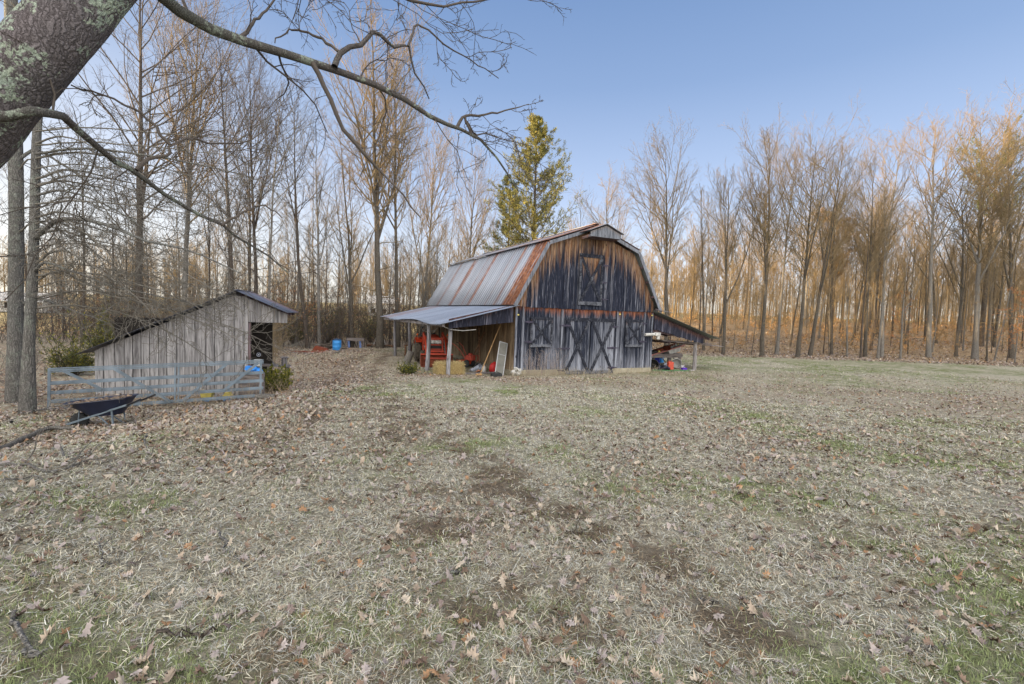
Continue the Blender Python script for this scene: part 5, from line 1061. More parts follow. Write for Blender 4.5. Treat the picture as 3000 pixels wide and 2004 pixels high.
POP = [make_tree(100 + i, 20, 0.185, [0.40, 0.36, 0.46, 0.38][i], 28, 0.235, 0.74, 0.17, 9, 6, forks=[2, 3, 1, 2][i], low=[2, 4, 3, 0][i], sweep=[0, 0.01, -0.012, 0.0][i], rt=0.0072) for i in range(4)]
MID = [make_tree(200 + i, 15, 0.10, [0.35, 0.5, 0.42, 0.3][i], 20, 0.18, 0.72, 0.14, 7, 5, forks=[1, 1, 0, 3][i], low=[5, 3, 6, 3][i], sweep=[0.01, -0.02, 0.0, 0.02][i]) for i in range(4)]
THIN = [make_tree(300 + i, 10, 0.048, [0.3, 0.4, 0.25, 0.35][i], 20, 0.15, 0.8, 0.14, 6, 5, low=[3, 5, 2, 4][i], sweep=[0.02, -0.02, 0.01, 0.03][i], tip=0) for i in range(4)]
WIDE = [make_tree(400 + i, 20, 0.19, 0.34, 30, 0.26, 0.9, 0.10, 8, 6, rt=0.0065, forks=[1, 0][i], low=[3, 5][i], tip=1) for i in range(2)]

OPEN = [make_tree(500 + i, 15, 0.09, [0.3, 0.42, 0.36][i], 22, 0.20, 0.8, 0.12, 6, 4, forks=[2, 0, 1][i], low=[6, 4, 5][i], sweep=[0.02, -0.02, 0.015][i], rt=0.005, tip=0) for i in range(3)]
rt = random.Random(77)
# single trees of the left and middle, by trunk foot column, distance, top row
HERO = [
 # px foot, Y, px top, py top, template, girth factor, mats, label
 (1112, 34.0, 1086, -25, POP[1], 1.25, ('bark_tall', 'twig'), 'tallest straight tree left of the barn roof, its crown reaching the top edge'),
 (1165, 35.5, 1150, 210, POP[2], 0.9, ('bark_tall', 'twig'), 'tall slim tree directly right of the tallest middle tree, behind the left lean-to'),
 (412, 23.5, 405, -190, WIDE[0], 1.0, ('bark_dark', 'twig_dark'), 'thick dark trunk rising behind the left half of the grey shed'),
 (532, 27.0, 575, -60, POP[3], 0.8, ('bark_pale', 'twig'), 'tall pale trunk behind the ridge of the grey shed'),
 (690, 27.0, 640, 60, WIDE[1], 0.65, ('bark_dark', 'twig_dark'), 'spreading dark tree behind the right eave of the shed'),
 (755, 31.0, 730, 110, POP[0], 0.6, ('bark_dark', 'twig_dark'), 'dark upright tree in the gap right of the shed roof'),
 (903, 31.5, 862, 250, MID[1], 1.35, ('bark_dark', 'twig_dark'), 'dark blackish trunk left of the light blue barrel'),
 (937, 32.5, 925, 330, MID[0], 1.25, ('bark_pale', 'twig_grey'), 'slender pale trunk immediately left of the blue barrel'),
 (1030, 34.5, 985, 340, MID[3], 1.5, ('bark_tall', 'twig'), 'many-stemmed tree behind the dark bench frame'),
 (1235, 41.0, 1285, 350, POP[3], 0.8, ('bark_pale', 'twig'), 'tree whose crown stands between the tall middle tree and the pine'),
 (1360, 44.0, 1400, 440, POP[0], 0.7, ('bark_tall', 'twig'), 'slim bare tree directly left of the green pine'),
 (1780, 50.0, 1775, 500, WIDE[1], 0.8, ('bark_tall', 'twig'), 'rounded bare crown showing above the barn ridge, right of the pine'),
 (1952, 38.5, 1942, 398, POP[0], 1.05, ('bark_tall', 'twig'), 'tall bare tree rising at the right edge of the barn'),
 (2060, 43.5, 2050, 522, MID[2], 1.3, ('bark_tall', 'twig'), 'shorter tree right of the barn-edge tree, above the right lean-to tip'),
 (2118, 39.5, 2137, 488, POP[3], 1.0, ('bark_tall', 'twig'), 'twin-stemmed tree just beyond the tip of the right lean-to roof'),
 (2233, 38.5, 2252, 358, POP[1], 1.0, ('bark_tall', 'twig'), 'first tall round-topped tree of the right tree line, standing free against the sky'),
 (2275, 41.5, 2330, 430, POP[2], 0.8, ('bark_pale', 'twig'), 'thin pale tree tucked behind the first tall round-topped tree'),
 (2338, 39.5, 2400, 362, WIDE[0], 0.85, ('bark_tall', 'twig'), 'broad leaning double-trunk tree with the widest orange crown on the right'),
 (2372, 41.0, 2472, 396, POP[3], 0.9, ('bark_tall', 'twig'), 'tree leaning right out of the foot of the broad orange-crowned tree'),
 (2437, 44.0, 2460, 520, MID[1], 1.2, ('bark_tall', 'twig'), 'straight mid-height trunk between the broad crown and its right neighbour'),
 (2534, 43.0, 2556, 452, POP[0], 0.9, ('bark_tall', 'twig'), 'pointed reddish-topped tree in the middle of the right wood'),
 (2584, 44.0, 2650, 372, MID[1], 1.35, ('bark_pale', 'twig'), 'tall crooked tree with a curving trunk in the right wood'),
 (2721, 44.5, 2744, 340, POP[2], 1.0, ('bark_pale', 'twig'), 'tall pale straight trunk left of the tallest right-hand tree'),
 (2856, 44.0, 2870, 312, POP[1], 1.25, ('bark_pale', 'twig'), 'tallest bright orange crown near the right edge of the picture'),
 (2800, 45.5, 2815, 470, MID[3], 1.2, ('bark_tall', 'twig'), 'shorter forked tree between the two tall pale trunks at right'),
 (2965, 45.0, 2962, 350, POP[3], 1.0, ('bark_tall', 'twig'), 'tall tree standing at the extreme right edge of the wood'),
]
hx = []
for k, (px, Y, pxt, pyt, tpl, gf, mats, lab) in enumerate(HERO):
    q = atY(px, 1040, Y); x = float(q[0]); H = height_for(pxt, pyt, x, Y); H *= 0.93; tx = float(atY(pxt, pyt, Y)[0]) - x
    ln = math.atan2(tx, H); r = put_tree(tpl, x, Y, H, rt.uniform(0, 6.28), lab, mats=mats, sxy=gf ** 0.6); 
    r.rotation_euler = (Matrix.Rotation(ln * 0.9, 4, 'Y') @ Matrix.Rotation(rt.uniform(0, 6.28), 4, 'Z')).to_euler(); hx.append((x, Y))

# the two big trunks at the far left with long arching limbs
def px_path(pts):      # (px, py, Y) -> points
    return np.array([[float(v) for v in atY(a, b_, c_)] for a, b_, c_ in pts])
def resample(P, K):
    P = np.asarray(P, float)
    # Catmull-Rom through the points
    Pe = np.concatenate([[2 * P[0] - P[1]], P, [2 * P[-1] - P[-2]]]); n_ = len(P) - 1; out = []
    for t in np.linspace(0, n_, K):
        i = min(int(t), n_ - 1); u = t - i; a, b_, c_, d = Pe[i:i + 4]
        out.append(0.5 * ((2 * b_) + (-a + c_) * u + (2 * a - 5 * b_ + 4 * c_ - d) * u * u + (-a + 3 * b_ - 3 * c_ + d) * u ** 3))
    return np.array(out)
def limb_tree(name, label, trunk_pts, trunk_r, limbs, seed, mats, twigL=0.5, sub=7, tw=4, rt_=0.004, upv=0.02, sub_r=0.45, cat='tree'):
    rng = np.random.default_rng(seed); TP = resample(px_path(trunk_pts), 26)
    base = TP[0].copy(); root = thing(name, label, cat, tuple(base)); TR = np.interp(np.linspace(0, 1, 26), np.linspace(0, 1, len(trunk_r)), trunk_r)
    V, Q = tubes((TP - base)[None], TR[None], 20); link('trunk', mesh_np('trunk', V, Q, None, None, True), M[mats[0]], root)
    cv = []; lv = []
    for (pts, r0, r1, dens) in limbs:
        LP = resample(px_path(pts) - base, 16)[None]; L_ = np.linalg.norm(np.diff(LP[0], axis=0), axis=1).sum(); LP = LP + np.concatenate([np.zeros((1, 1, 3)), rng.normal(0, 0.008, (1, 15, 3))], 1); LR = np.linspace(r0, r1, 16)[None]
        (lv if r0 > 0.03 else cv).append(tubes(LP, LR, 10 if r0 > 0.03 else 6))
        n1 = int(dens * L_)
        if n1 < 1: continue
        S, SR, SL = spawn(LP, LR, n1, 0.12, 1.0, min(1.5, L_ * twigL), 0.85, rng, 8, upv, 0.22, sub_r, 0.3, rt_ * 1.3, lfall=0.35); cv.append(tubes(S, SR, 5))
        T_, TR2, TL = spawn(S, SR, sub, 0.12, 1.0, SL * 0.42, 0.8, rng, 6, upv, 0.25, 0.6, 0.35, rt_, lfall=0.3); cv.append(tubes(T_, TR2, 4))
        U_, UR, UL = spawn(T_, TR2, tw, 0.15, 1.0, TL * 0.4, 0.7, rng, 4, upv, 0.25, 0.7, 0.5, rt_ * 0.7, lfall=0.2); cv.append(tubes(U_, UR, 3))
    if lv: V, Q = joinVQ(lv); link('limb', mesh_np('limb', V, Q, None, None, True), M[mats[1]], root)
    if cv: V, Q = joinVQ(cv); link('crown', mesh_np('crown', V, Q), M[mats[2]], root)
    return root
def sag_limbs(px0, ys, Y, n_, seed, reach=(250, 620), droop=(60, 260), toward=3.0, r=0.045, rise=30):
    R = random.Random(seed); out = []
    for k in range(n_):
        y0 = ys[0] + (ys[1] - ys[0]) * (k + R.random()) / n_; rc = R.uniform(*reach); dr = R.uniform(*droop); tw = R.uniform(-toward, toward * 0.4)
        out.append(([(px0, y0, Y), (px0 + rc * 0.2, y0 - rise * R.uniform(0.3, 1.3), Y + tw * 0.2), (px0 + rc * 0.5, y0 + dr * 0.10, Y + tw * 0.5), (px0 + rc * 0.8, y0 + dr * 0.55, Y + tw * 0.8), (px0 + rc, y0 + dr, Y + tw)], r * R.uniform(0.5, 1.1), 0.006, 3.0))
    return out
limb_tree('bare_tree', 'thick grey trunk at the extreme left edge of the picture', [(44, 1200, 13.2), (46, 900, 13.2), (48, 600, 13.2), (42, 300, 13.3), (32, 0, 13.4), (25, -500, 13.6)], [0.22, 0.165, 0.16, 0.155, 0.15, 0.145, 0.13, 0.10],
          [([(40, 420, 13.2), (80, 380, 13), (140, 250, 13), (220, 120, 13)], 0.06, 0.012, 2), ([(30, 200, 13.2), (0, 120, 13), (-60, 60, 13)], 0.07, 0.02, 2), ([(40, 70, 13.2), (110, 30, 13), (200, -20, 13)], 0.06, 0.02, 2)] + sag_limbs(50, (420, 900), 13.2, 6, 5, (100, 330), (30, 160)), 11, ('bark_grey', 'bark_grey', 'twig_grey'))
limb_tree('bare_tree', 'second left trunk, with long arching limbs that droop in front of the shed', [(80, 1230, 11.6), (85, 1000, 11.6), (97, 780, 11.7), (103, 560, 11.8), (110, 360, 11.9), (135, 160, 12.0), (170, -100, 12.2), (210, -400, 12.3)], [0.18, 0.11, 0.10, 0.095, 0.085, 0.08, 0.07, 0.055],
          [([(100, 700, 11.7), (150, 655, 11.5), (215, 640, 11.2), (330, 665, 10.8), (430, 705, 10.5), (560, 735, 10.2), (700, 800, 10.0)], 0.06, 0.012, 2.4),
           ([(97, 800, 11.7), (130, 770, 11.4), (230, 800, 11), (330, 840, 10.8), (480, 870, 10.4), (640, 905, 10.2)], 0.035, 0.008, 2.0)] +
          sag_limbs(105, (380, 920), 11.7, 26, 8, (260, 760), (30, 200), 2.2, 0.030), 12, ('bark_grey', 'bark_grey', 'twig_grey'), sub=5, tw=3, upv=0.0)
# the big lichen-covered tree just left of the viewer
limb_tree('lichened_tree', 'huge lichen-covered leaning trunk crossing the top left corner, close by', [(-1600, 1650, 3.2), (-1050, 1150, 3.2), (-560, 760, 3.2), (-150, 440, 3.25), (0, 284, 3.28), (120, 145, 3.3), (250, -5, 3.4), (370, -190, 3.5), (430, -600, 3.7), (480, -1200, 4.0)], [0.40, 0.32, 0.27, 0.235, 0.21, 0.205, 0.20, 0.195, 0.18, 0.15],
   [([(375, -160, 3.55), (455, -20, 3.9), (600, 75, 4.3), (720, 125, 4.6), (910, 185, 5.0), (1080, 240, 5.4), (1200, 300, 5.7), (1290, 360, 6.0), (1345, 375, 6.1), (1420, 420, 6.3), (1480, 500, 6.5), (1520, 560, 6.6)], 0.055, 0.008, 2.2),
    ([(980, 195, 5.1), (1000, 155, 5.2), (1060, 125, 5.3), (1100, 92, 5.4), (1150, 138, 5.5), (1195, 135, 5.6), (1215, 210, 5.7), (1260, 290, 5.9)], 0.032, 0.007, 2.2),
    ([(915, 185, 5.0), (960, 270, 5.0), (1010, 380, 5.0), (1075, 460, 5.1), (1120, 510, 5.2), (1170, 560, 5.2), (1230, 640, 5.3)], 0.028, 0.006, 1.3),
    ([(1340, 372, 6.1), (1360, 338, 6.2), (1430, 335, 6.4), (1500, 320, 6.6), (1550, 305, 6.8)], 0.022, 0.005, 3.5),
    ([(1380, 390, 6.2), (1360, 340, 6.2), (1390, 390, 6.3), (1430, 395, 6.5), (1560, 430, 6.7)], 0.018, 0.005, 3.0),
    ([(1000, 155, 5.2), (930, 110, 5.3), (860, 85, 5.3), (800, 125, 5.2)], 0.018, 0.006, 2.5),
    ([(1195, 135, 5.6), (1215, 80, 5.7), (1250, 90, 5.8), (1330, 150, 6.0), (1400, 190, 6.2), (1460, 225, 6.3)], 0.014, 0.005, 3.0),
    ([(480, -250, 4.2), (800, -120, 4.8), (1000, -60, 5.2), (1180, -10, 5.6), (1300, 20, 6.0), (1420, 0, 6.3), (1520, -10, 6.5)], 0.03, 0.006, 3.2),
    ([(700, 115, 4.6), (740, 70, 4.8), (790, 15, 5.0), (860, -60, 5.2)], 0.02, 0.006, 2.5),
    ([(-60, 345, 3.2), (60, 332, 3.05), (130, 330, 3.2), (190, 345, 3.4), (250, 400, 3.6), (330, 468, 3.9), (400, 500, 4.1), (540, 608, 4.6), (650, 660, 4.9), (700, 700, 5.1), (770, 735, 5.3), (840, 800, 5.6)], 0.034, 0.007, 1.9),
    ([(400, 498, 4.1), (440, 465, 4.2), (495, 455, 4.3), (500, 425, 4.3), (560, 405, 4.5), (640, 422, 4.8), (730, 415, 5.0), (790, 360, 5.2)], 0.018, 0.005, 1.3),
    ([(500, 425, 4.3), (430, 350, 4.3), (330, 290, 4.2), (210, 250, 4.0)], 0.014, 0.006, 1.5),
    ([(650, 660, 4.9), (720, 620, 5.0), (775, 604, 5.2), (830, 640, 5.4)], 0.014, 0.005, 2.0)],
   21, ('bark_big', 'bark_limb', 'twig_dark'), twigL=0.5, sub=6, tw=4, rt_=0.0030, sub_r=0.28, upv=0.0)

# pines
def pine(name, label, x, y, H, wid, seed, col, crown0=0.2, whorl=0.5, flat=False, dens=1.0):
    rng = np.random.default_rng(seed); root = thing(name, label, 'pine', (x, y, G(x, y))); P, R = trunk_path(H, H * 0.012, rng, wob=0.004)
    V, Q = tubes(P, R, 9); link('trunk', mesh_np('trunk', V, Q, None, None, True), M['bark_dark'], root)
    nb = int(H * (1 - crown0) / whorl * 5 * dens); B, BR, _ = spawn(P, R, nb, crown0, 0.99, 1.0, 1.25, rng, 6, 0, 0, lfall=0.0)
    tt = (np.arange(nb) + 0.5) / nb; prof = (0.55 + 0.45 * np.sin(tt * 2.6)) if flat else np.minimum(0.55 + tt * 1.6, 1.0) * (1 - tt) ** 0.75 * 1.15 + 0.08
    Ls = wid * prof * rng.uniform(0.4, 1.25, nb); d = nrmz(B[:, 1] - B[:, 0]); B2 = np.zeros_like(B); B2[:, 0] = B[:, 0]
    for k in range(1, 6): d = nrmz(d + np.array([0, 0, 0.14]) + rng.normal(size=d.shape) * 0.08); B2[:, k] = B2[:, k - 1] + d * (Ls / 5)[:, None]
    br = np.maximum(0.05 * (1 - tt), 0.012)[:, None] * np.linspace(1, 0.3, 6)[None]; S, SR, SL = spawn(B2, br, 9, 0.25, 1.0, np.maximum(Ls * 0.34, 0.35), 0.7, rng, 4, 0.10, 0.12, 0.6, 0.4, 0.006, lfall=0.5)
    V, Q = joinVQ([tubes(B2, br, 5), tubes(S, SR, 3)]); link('branches', mesh_np('branches', V, Q), M['bark_dark'], root)
    # needle tufts along the shoots
    N = S.shape[0]; per = 26; par = np.repeat(np.arange(N), per); t = rng.uniform(0.1, 1.0, len(par)); f = t * 3; i = np.minimum(f.astype(int), 2); u = (f - i)[:, None]
    pos = S[par, i] * (1 - u) + S[par, i + 1] * u + rng.normal(size=(len(par), 3)) * 0.05; tn = nrmz(S[par, i + 1] - S[par, i]); dd = nrmz(tn + rng.normal(size=(len(par), 3)) * 0.65 + np.array([0, 0, 0.25]))
    sd = nrmz(np.cross(dd, rng.normal(size=(len(par), 3)))); Ln = rng.uniform(0.14, 0.30, (len(par), 1)); w_ = 0.022
    V = np.stack([pos, pos + dd * Ln * 0.5 + sd * w_, pos + dd * Ln, pos + dd * Ln * 0.5 - sd * w_], 1).reshape(-1, 3); cc = np.array(col)[None] * rng.uniform(0.65, 1.4, (len(par), 1)); cc = np.concatenate([cc, np.ones((len(par), 1))], 1)
    link('needles', mesh_np('needles', V, np.arange(len(V)).reshape(-1, 4), None, np.repeat(cc, 4, 0)), M['grassy'], root)
    hx.append((x, y)); return root
q = atY(1550, 1040, 42); pine('pine_tree', 'golden green pine standing behind the barn roof', float(q[0]), 42, height_for(1563, 347, float(q[0]), 42), 4.9, 51, (0.205, 0.195, 0.06), 0.27, 0.43)
q = atY(1478, 1040, 48); pine('pine_tree', 'darker ragged pine behind the left side of the golden pine', float(q[0]), 48, height_for(1478, 520, float(q[0]), 48), 3.4, 52, (0.11, 0.13, 0.05), 0.3, 0.7)
q = atY(2870, 1040, 52); pine('pine_tree', 'dark flat-topped pine crown behind the tallest right trees', float(q[0]), 52, height_for(2860, 455, float(q[0]), 52), 5.0, 53, (0.085, 0.10, 0.04), 0.66, 0.45, True)
q = atY(2430, 1040, 58); pine('pine_tree', 'small brownish pine deep in the wood behind the broad orange crown', float(q[0]), 58, height_for(2440, 640, float(q[0]), 58), 3.2, 55, (0.17, 0.11, 0.045), 0.5, 0.6, True)

# rows of ordinary wood trees, filled in around the single ones
def free(x, y, dmin):
    return all((x - a) ** 2 + (y - b_) ** 2 > dmin * dmin for a, b_ in hx)
def scatter(n_, xr, yr, hr, tpls, mats, labs, group, dmin, seed, cond=None):
    R = random.Random(seed); k = 0; tries = 0
    while k < n_ and tries < 6000:
        tries += 1; x = R.uniform(*xr); y = R.uniform(*yr)
        if abs(x) > 1.18 * y or not free(x, y, dmin) or (cond and not cond(x, y)): continue
        hx.append((x, y)); t = R.randrange(len(tpls)); r = put_tree(tpls[t], x, y, R.uniform(*hr), R.uniform(0, 6.28), labs, 'tree', group, mats=mats[R.randrange(len(mats))], name='wood_tree', sxy=R.uniform(0.8, 1.25))
        e = R.uniform(0, 0.05) + (R.random() < 0.2) * R.uniform(0.03, 0.13); az = R.uniform(0, 6.28); r.rotation_euler = (e * math.cos(az), e * math.sin(az), R.uniform(0, 6.28)); k += 1
MT = [('bark_tall', 'twig'), ('bark_dark', 'twig'), ('bark_pale', 'twig')]
ML = [('bark_tall', 'twig'), ('bark_dark', 'twig_dark'), ('bark_pale', 'twig_grey')]
edge = lambda x, y: y > 39.5 + 0.10 * max(0, x - 18) 
scatter(18, (11, 62), (39, 50), (8, 16), MID + THIN, MT, 'slender bare tree at the front of the wood on the right', 'slender trees along the front of the right wood', 1.1, 1, edge)
scatter(36, (11, 85), (44, 66), (9, 17), MID, MT, 'bare tree within the sunlit wood on the right', 'trees inside the right wood', 1.4, 2, edge)
scatter(46, (34, 90), (46, 74), (11, 17.5), MID + POP[:1], MT, 'bare tree in the dense far-right part of the wood', 'trees in the dense far-right wood', 1.2, 3, edge)
scatter(26, (11, 60), (41, 60), (4, 8.5), THIN, MT, 'thin sapling among the trunks of the right wood', 'saplings in the right wood', 0.8, 4, edge)
scatter(24, (-9, 12), (44, 70), (9.5, 14), OPEN + THIN, MT, 'slim bare tree in the wood behind the barn', 'trees of the wood behind the barn', 1.3, 5)
scatter(26, (-13, -3), (32, 50), (7, 12), OPEN + THIN, ML, 'bare tree of the middle wood between shed and barn', 'trees of the middle wood', 1.2, 6, lambda x, y: y > 34)
scatter(26, (-30, -13), (27, 50), (9, 14), OPEN + THIN, ML, 'bare tree in the tangled wood behind the shed', 'trees behind the shed', 1.3, 7)
scatter(6, (-30, -12), (28, 44), (13, 17), OPEN + POP[:1], ML, 'tall bare tree of the left wood behind the shed', 'tall trees of the left wood', 2.2, 8)
scatter(24, (-50, -22), (26, 62), (8, 14), OPEN + THIN, ML, 'bare tree of the thin wood beyond the left trunks', 'trees beyond the left trunks', 1.8, 9)

# far woods: one mass each, beyond what one could count
def far_wood(name, label, n_, xr, yr, hr, seed, mat, cond=None):
    rng = np.random.default_rng(seed); xs = rng.uniform(*xr, n_); ys = rng.uniform(*yr, n_)
    k = np.abs(xs) < ys * 1.25 + 8
    if cond is not None: k &= cond(xs, ys)
    xs, ys = xs[k], ys[k]; N = len(xs); zs = gz(xs, ys); Hs = rng.uniform(*hr, N); K = 7; P = np.zeros((N, K, 3)); tt = np.linspace(0, 1, K)
    P[:, :, 0] = xs[:, None] + rng.normal(0, 0.015, (N, 1)) * Hs[:, None] * tt + np.cumsum(rng.normal(0, 0.05, (N, K)), 1); P[:, :, 1] = ys[:, None] + np.cumsum(rng.normal(0, 0.05, (N, K)), 1); P[:, :, 2] = zs[:, None] - 0.3 + Hs[:, None] * tt
    R_ = rng.uniform(0.06, 0.16, (N, 1)) * (1 - tt * 0.9)[None]; B, BR, BL_ = spawn(P, R_, 16, 0.25, 0.98, Hs * 0.24, 0.75, rng, 4, 0.2, 0.08, 0.5, 0.3, 0.02, lfall=0.5)
    S, SR, SL = spawn(B, BR, 7, 0.2, 1.0, BL_ * 0.45, 0.6, rng, 3, 0.12, 0.12, 0.6, 0.5, 0.012, lfall=0.3); T_, TR, TL = spawn(S, SR, 3, 0.2, 1.0, SL * 0.5, 0.6, rng, 2, 0.1, 0.1, 0.6, 0.5, 0.009, lfall=0.3)
    V, Q = joinVQ([tubes(P, R_, 5), tubes(B, BR, 3), tubes(S, SR, 3), tubes(T_, TR, 3)]); o = link(name, mesh_np(name, V, Q), mat); tag(o, label, 'woodland', kind='stuff')
far_wood('far_woods', 'distant bare woodland filling the skyline behind the nearer trees', 1300, (-150, 150), (72, 130), (10, 16), 5, M['twig'], lambda x, y: (x > 8) | (y > 96))
# brushy undergrowth along the wood edges
def brush(name, label, n_, xr, yr, hr, seed, mat, cond=None, per=9, lv=0, lcol=(0.36, 0.17, 0.07)):
    rng = np.random.default_rng(seed); xs = rng.uniform(*xr, n_); ys = rng.uniform(*yr, n_); k = np.abs(xs) < ys * 1.2
    if cond is not None: k &= cond(xs, ys)
    xs, ys = xs[k], ys[k]; N = len(xs); Hs = rng.uniform(*hr, N); az = rng.uniform(0, 6.28, N); ln = rng.uniform(0, 0.5, N); K = 6; P = np.zeros((N, K, 3)); P[:, 0] = np.stack([xs, ys, gz(xs, ys) - 0.05], 1)
    d = nrmz(np.stack([np.cos(az) * ln, np.sin(az) * ln, np.ones(N)], 1))
    for q_ in range(1, K): d = nrmz(d + rng.normal(size=d.shape) * 0.16); P[:, q_] = P[:, q_ - 1] + d * (Hs / (K - 1))[:, None]
    R_ = rng.uniform(0.008, 0.022, (N, 1)) * np.linspace(1, 0.3, K)[None]; S, SR, SL = spawn(P, R_, per, 0.15, 1.0, Hs * 0.32, 0.8, rng, 4, 0.02, 0.2, 0.6, 0.4, 0.005, lfall=0.4); T_, TR, TL = spawn(S, SR, 4, 0.2, 1.0, SL * 0.5, 0.7, rng, 3, 0.0, 0.2, 0.6, 0.5, 0.004, lfall=0.3)
    V, Q = joinVQ([tubes(P, R_, 4), tubes(S, SR, 3), tubes(T_, TR, 3)]); o = link(name, mesh_np(name, V, Q), mat); tag(o, label, 'undergrowth', kind='stuff')
    if lv:
        par = rng.integers(0, T_.shape[0], lv); pos = T_[par, rng.integers(0, 3, lv)] + rng.normal(size=(lv, 3)) * 0.03; a = nrmz(rng.normal(size=(lv, 3)) + np.array([0, 0, -0.6])); b_ = nrmz(np.cross(a, rng.normal(size=(lv, 3))))
        V = np.stack([pos, pos + a * 0.05 + b_ * 0.03, pos + a * 0.11, pos + a * 0.05 - b_ * 0.03], 1).reshape(-1, 3); cc = np.concatenate([np.array(lcol)[None] * rng.uniform(0.5, 1.5, (lv, 1)), np.ones((lv, 1))], 1)
        o = link('dead_leaves', mesh_np('dead_leaves', V, np.arange(len(V)).reshape(-1, 4), None, np.repeat(cc, 4, 0)), M['leafy']); tag(o, 'withered leaves still clinging to the ' + label, 'leaves', kind='stuff')
brush('undergrowth', 'tangled bare brush under the middle and left woods', 2300, (-40, 3), (30, 52), (1.2, 5.5), 61, M['twig_dark'], lv=16000, lcol=(0.28, 0.16, 0.09), cond=lambda x, y: y > 33.5 - 0.1 * (x + 8) * (x < -14) * 0 - 3.0 * (x < -12))
brush('undergrowth', 'tangled brush and young stems right of the shed', 420, (-17.5, -9.0), (20.5, 33), (1.0, 3.8), 62, M['twig'], lambda x, y: (x < -0.42 * y - 2.0) & ((x > -8.3) | (y > 19.5)))
brush('undergrowth', 'brush and slim stems on the floor of the right wood', 700, (12, 78), (43, 74), (0.6, 3.2), 63, M['twig'], lambda x, y: y > 43.0 + 0.10 * np.maximum(0, x - 18), lv=26000, lcol=(0.40, 0.24, 0.11))
brush('undergrowth', 'low brush around the left trunks and along the field edge', 150, (-34, -14), (13, 30), (0.5, 1.6), 64, M['twig_grey'], lambda x, y: x < -0.98 * y)

brush('far_brush', 'far tangle of brush and thin stems closing the horizon on the right', 1700, (6, 130), (68, 112), (2.5, 6.5), 65, M['twig'], per=12)
# rusty leaves still hanging on beech saplings at the right and middle
def hanging(name, label, cx, cy, H, rad, n_, seed, col=(0.36, 0.17, 0.07)):
    rng = np.random.default_rng(seed); root = thing(name, label, 'sapling', (cx, cy, G(cx, cy))); P, R = trunk_path(H, 0.05, rng, K=8); B, BR, BL_ = spawn(P, R, 26, 0.15, 0.98, rad, 1.15, rng, 5, 0.02, 0.1, 0.4, 0.3, 0.006, lfall=0.6); S, SR, SL = spawn(B, BR, 7, 0.2, 1.0, BL_ * 0.4, 0.8, rng, 4, 0.0, 0.15, 0.6, 0.4, 0.004)
    V, Q = tubes(P, R, 6); link('trunk', mesh_np('trunk', V, Q), M['bark_pale'], root); V, Q = joinVQ([tubes(B, BR, 4), tubes(S, SR, 3)]); link('branches', mesh_np('branches', V, Q), M['twig_grey'], root)
    par = rng.integers(0, S.shape[0], n_); i = rng.integers(1, 4, n_); pos = S[par, i] + rng.normal(size=(n_, 3)) * 0.03; a = nrmz(rng.normal(size=(n_, 3)) + np.array([0, 0, -0.8])); b_ = nrmz(np.cross(a, rng.normal(size=(n_, 3))))
    V = np.stack([pos, pos + a * 0.035 + b_ * 0.02, pos + a * 0.08, pos + a * 0.035 - b_ * 0.02], 1).reshape(-1, 3); cc = np.concatenate([np.array(col)[None] * rng.uniform(0.6, 1.4, (n_, 1)), np.ones((n_, 1))], 1)
    link('leaves', mesh_np('leaves', V, np.arange(len(V)).reshape(-1, 4), None, np.repeat(cc, 4, 0)), M['leafy'], root)
for k, (px, Y, H, rad, n_, lab) in enumerate(((2975, 41, 6.5, 2.6, 2600, 'beech sapling holding rusty leaves at the right edge'), (2640, 47, 6.0, 2.4, 1800, 'rust-leaved sapling deep between the right trunks'), (900, 34, 3.4, 1.5, 700, 'small sapling with a few red-brown leaves left of the barrel'), (830, 33, 4.0, 1.6, 800, 'red-brown leafed sapling behind the shed eave'))):
    q = atY(px, 1040, Y); hanging('beech_sapling', lab, float(q[0]), Y, H, rad, n_, 70 + k)
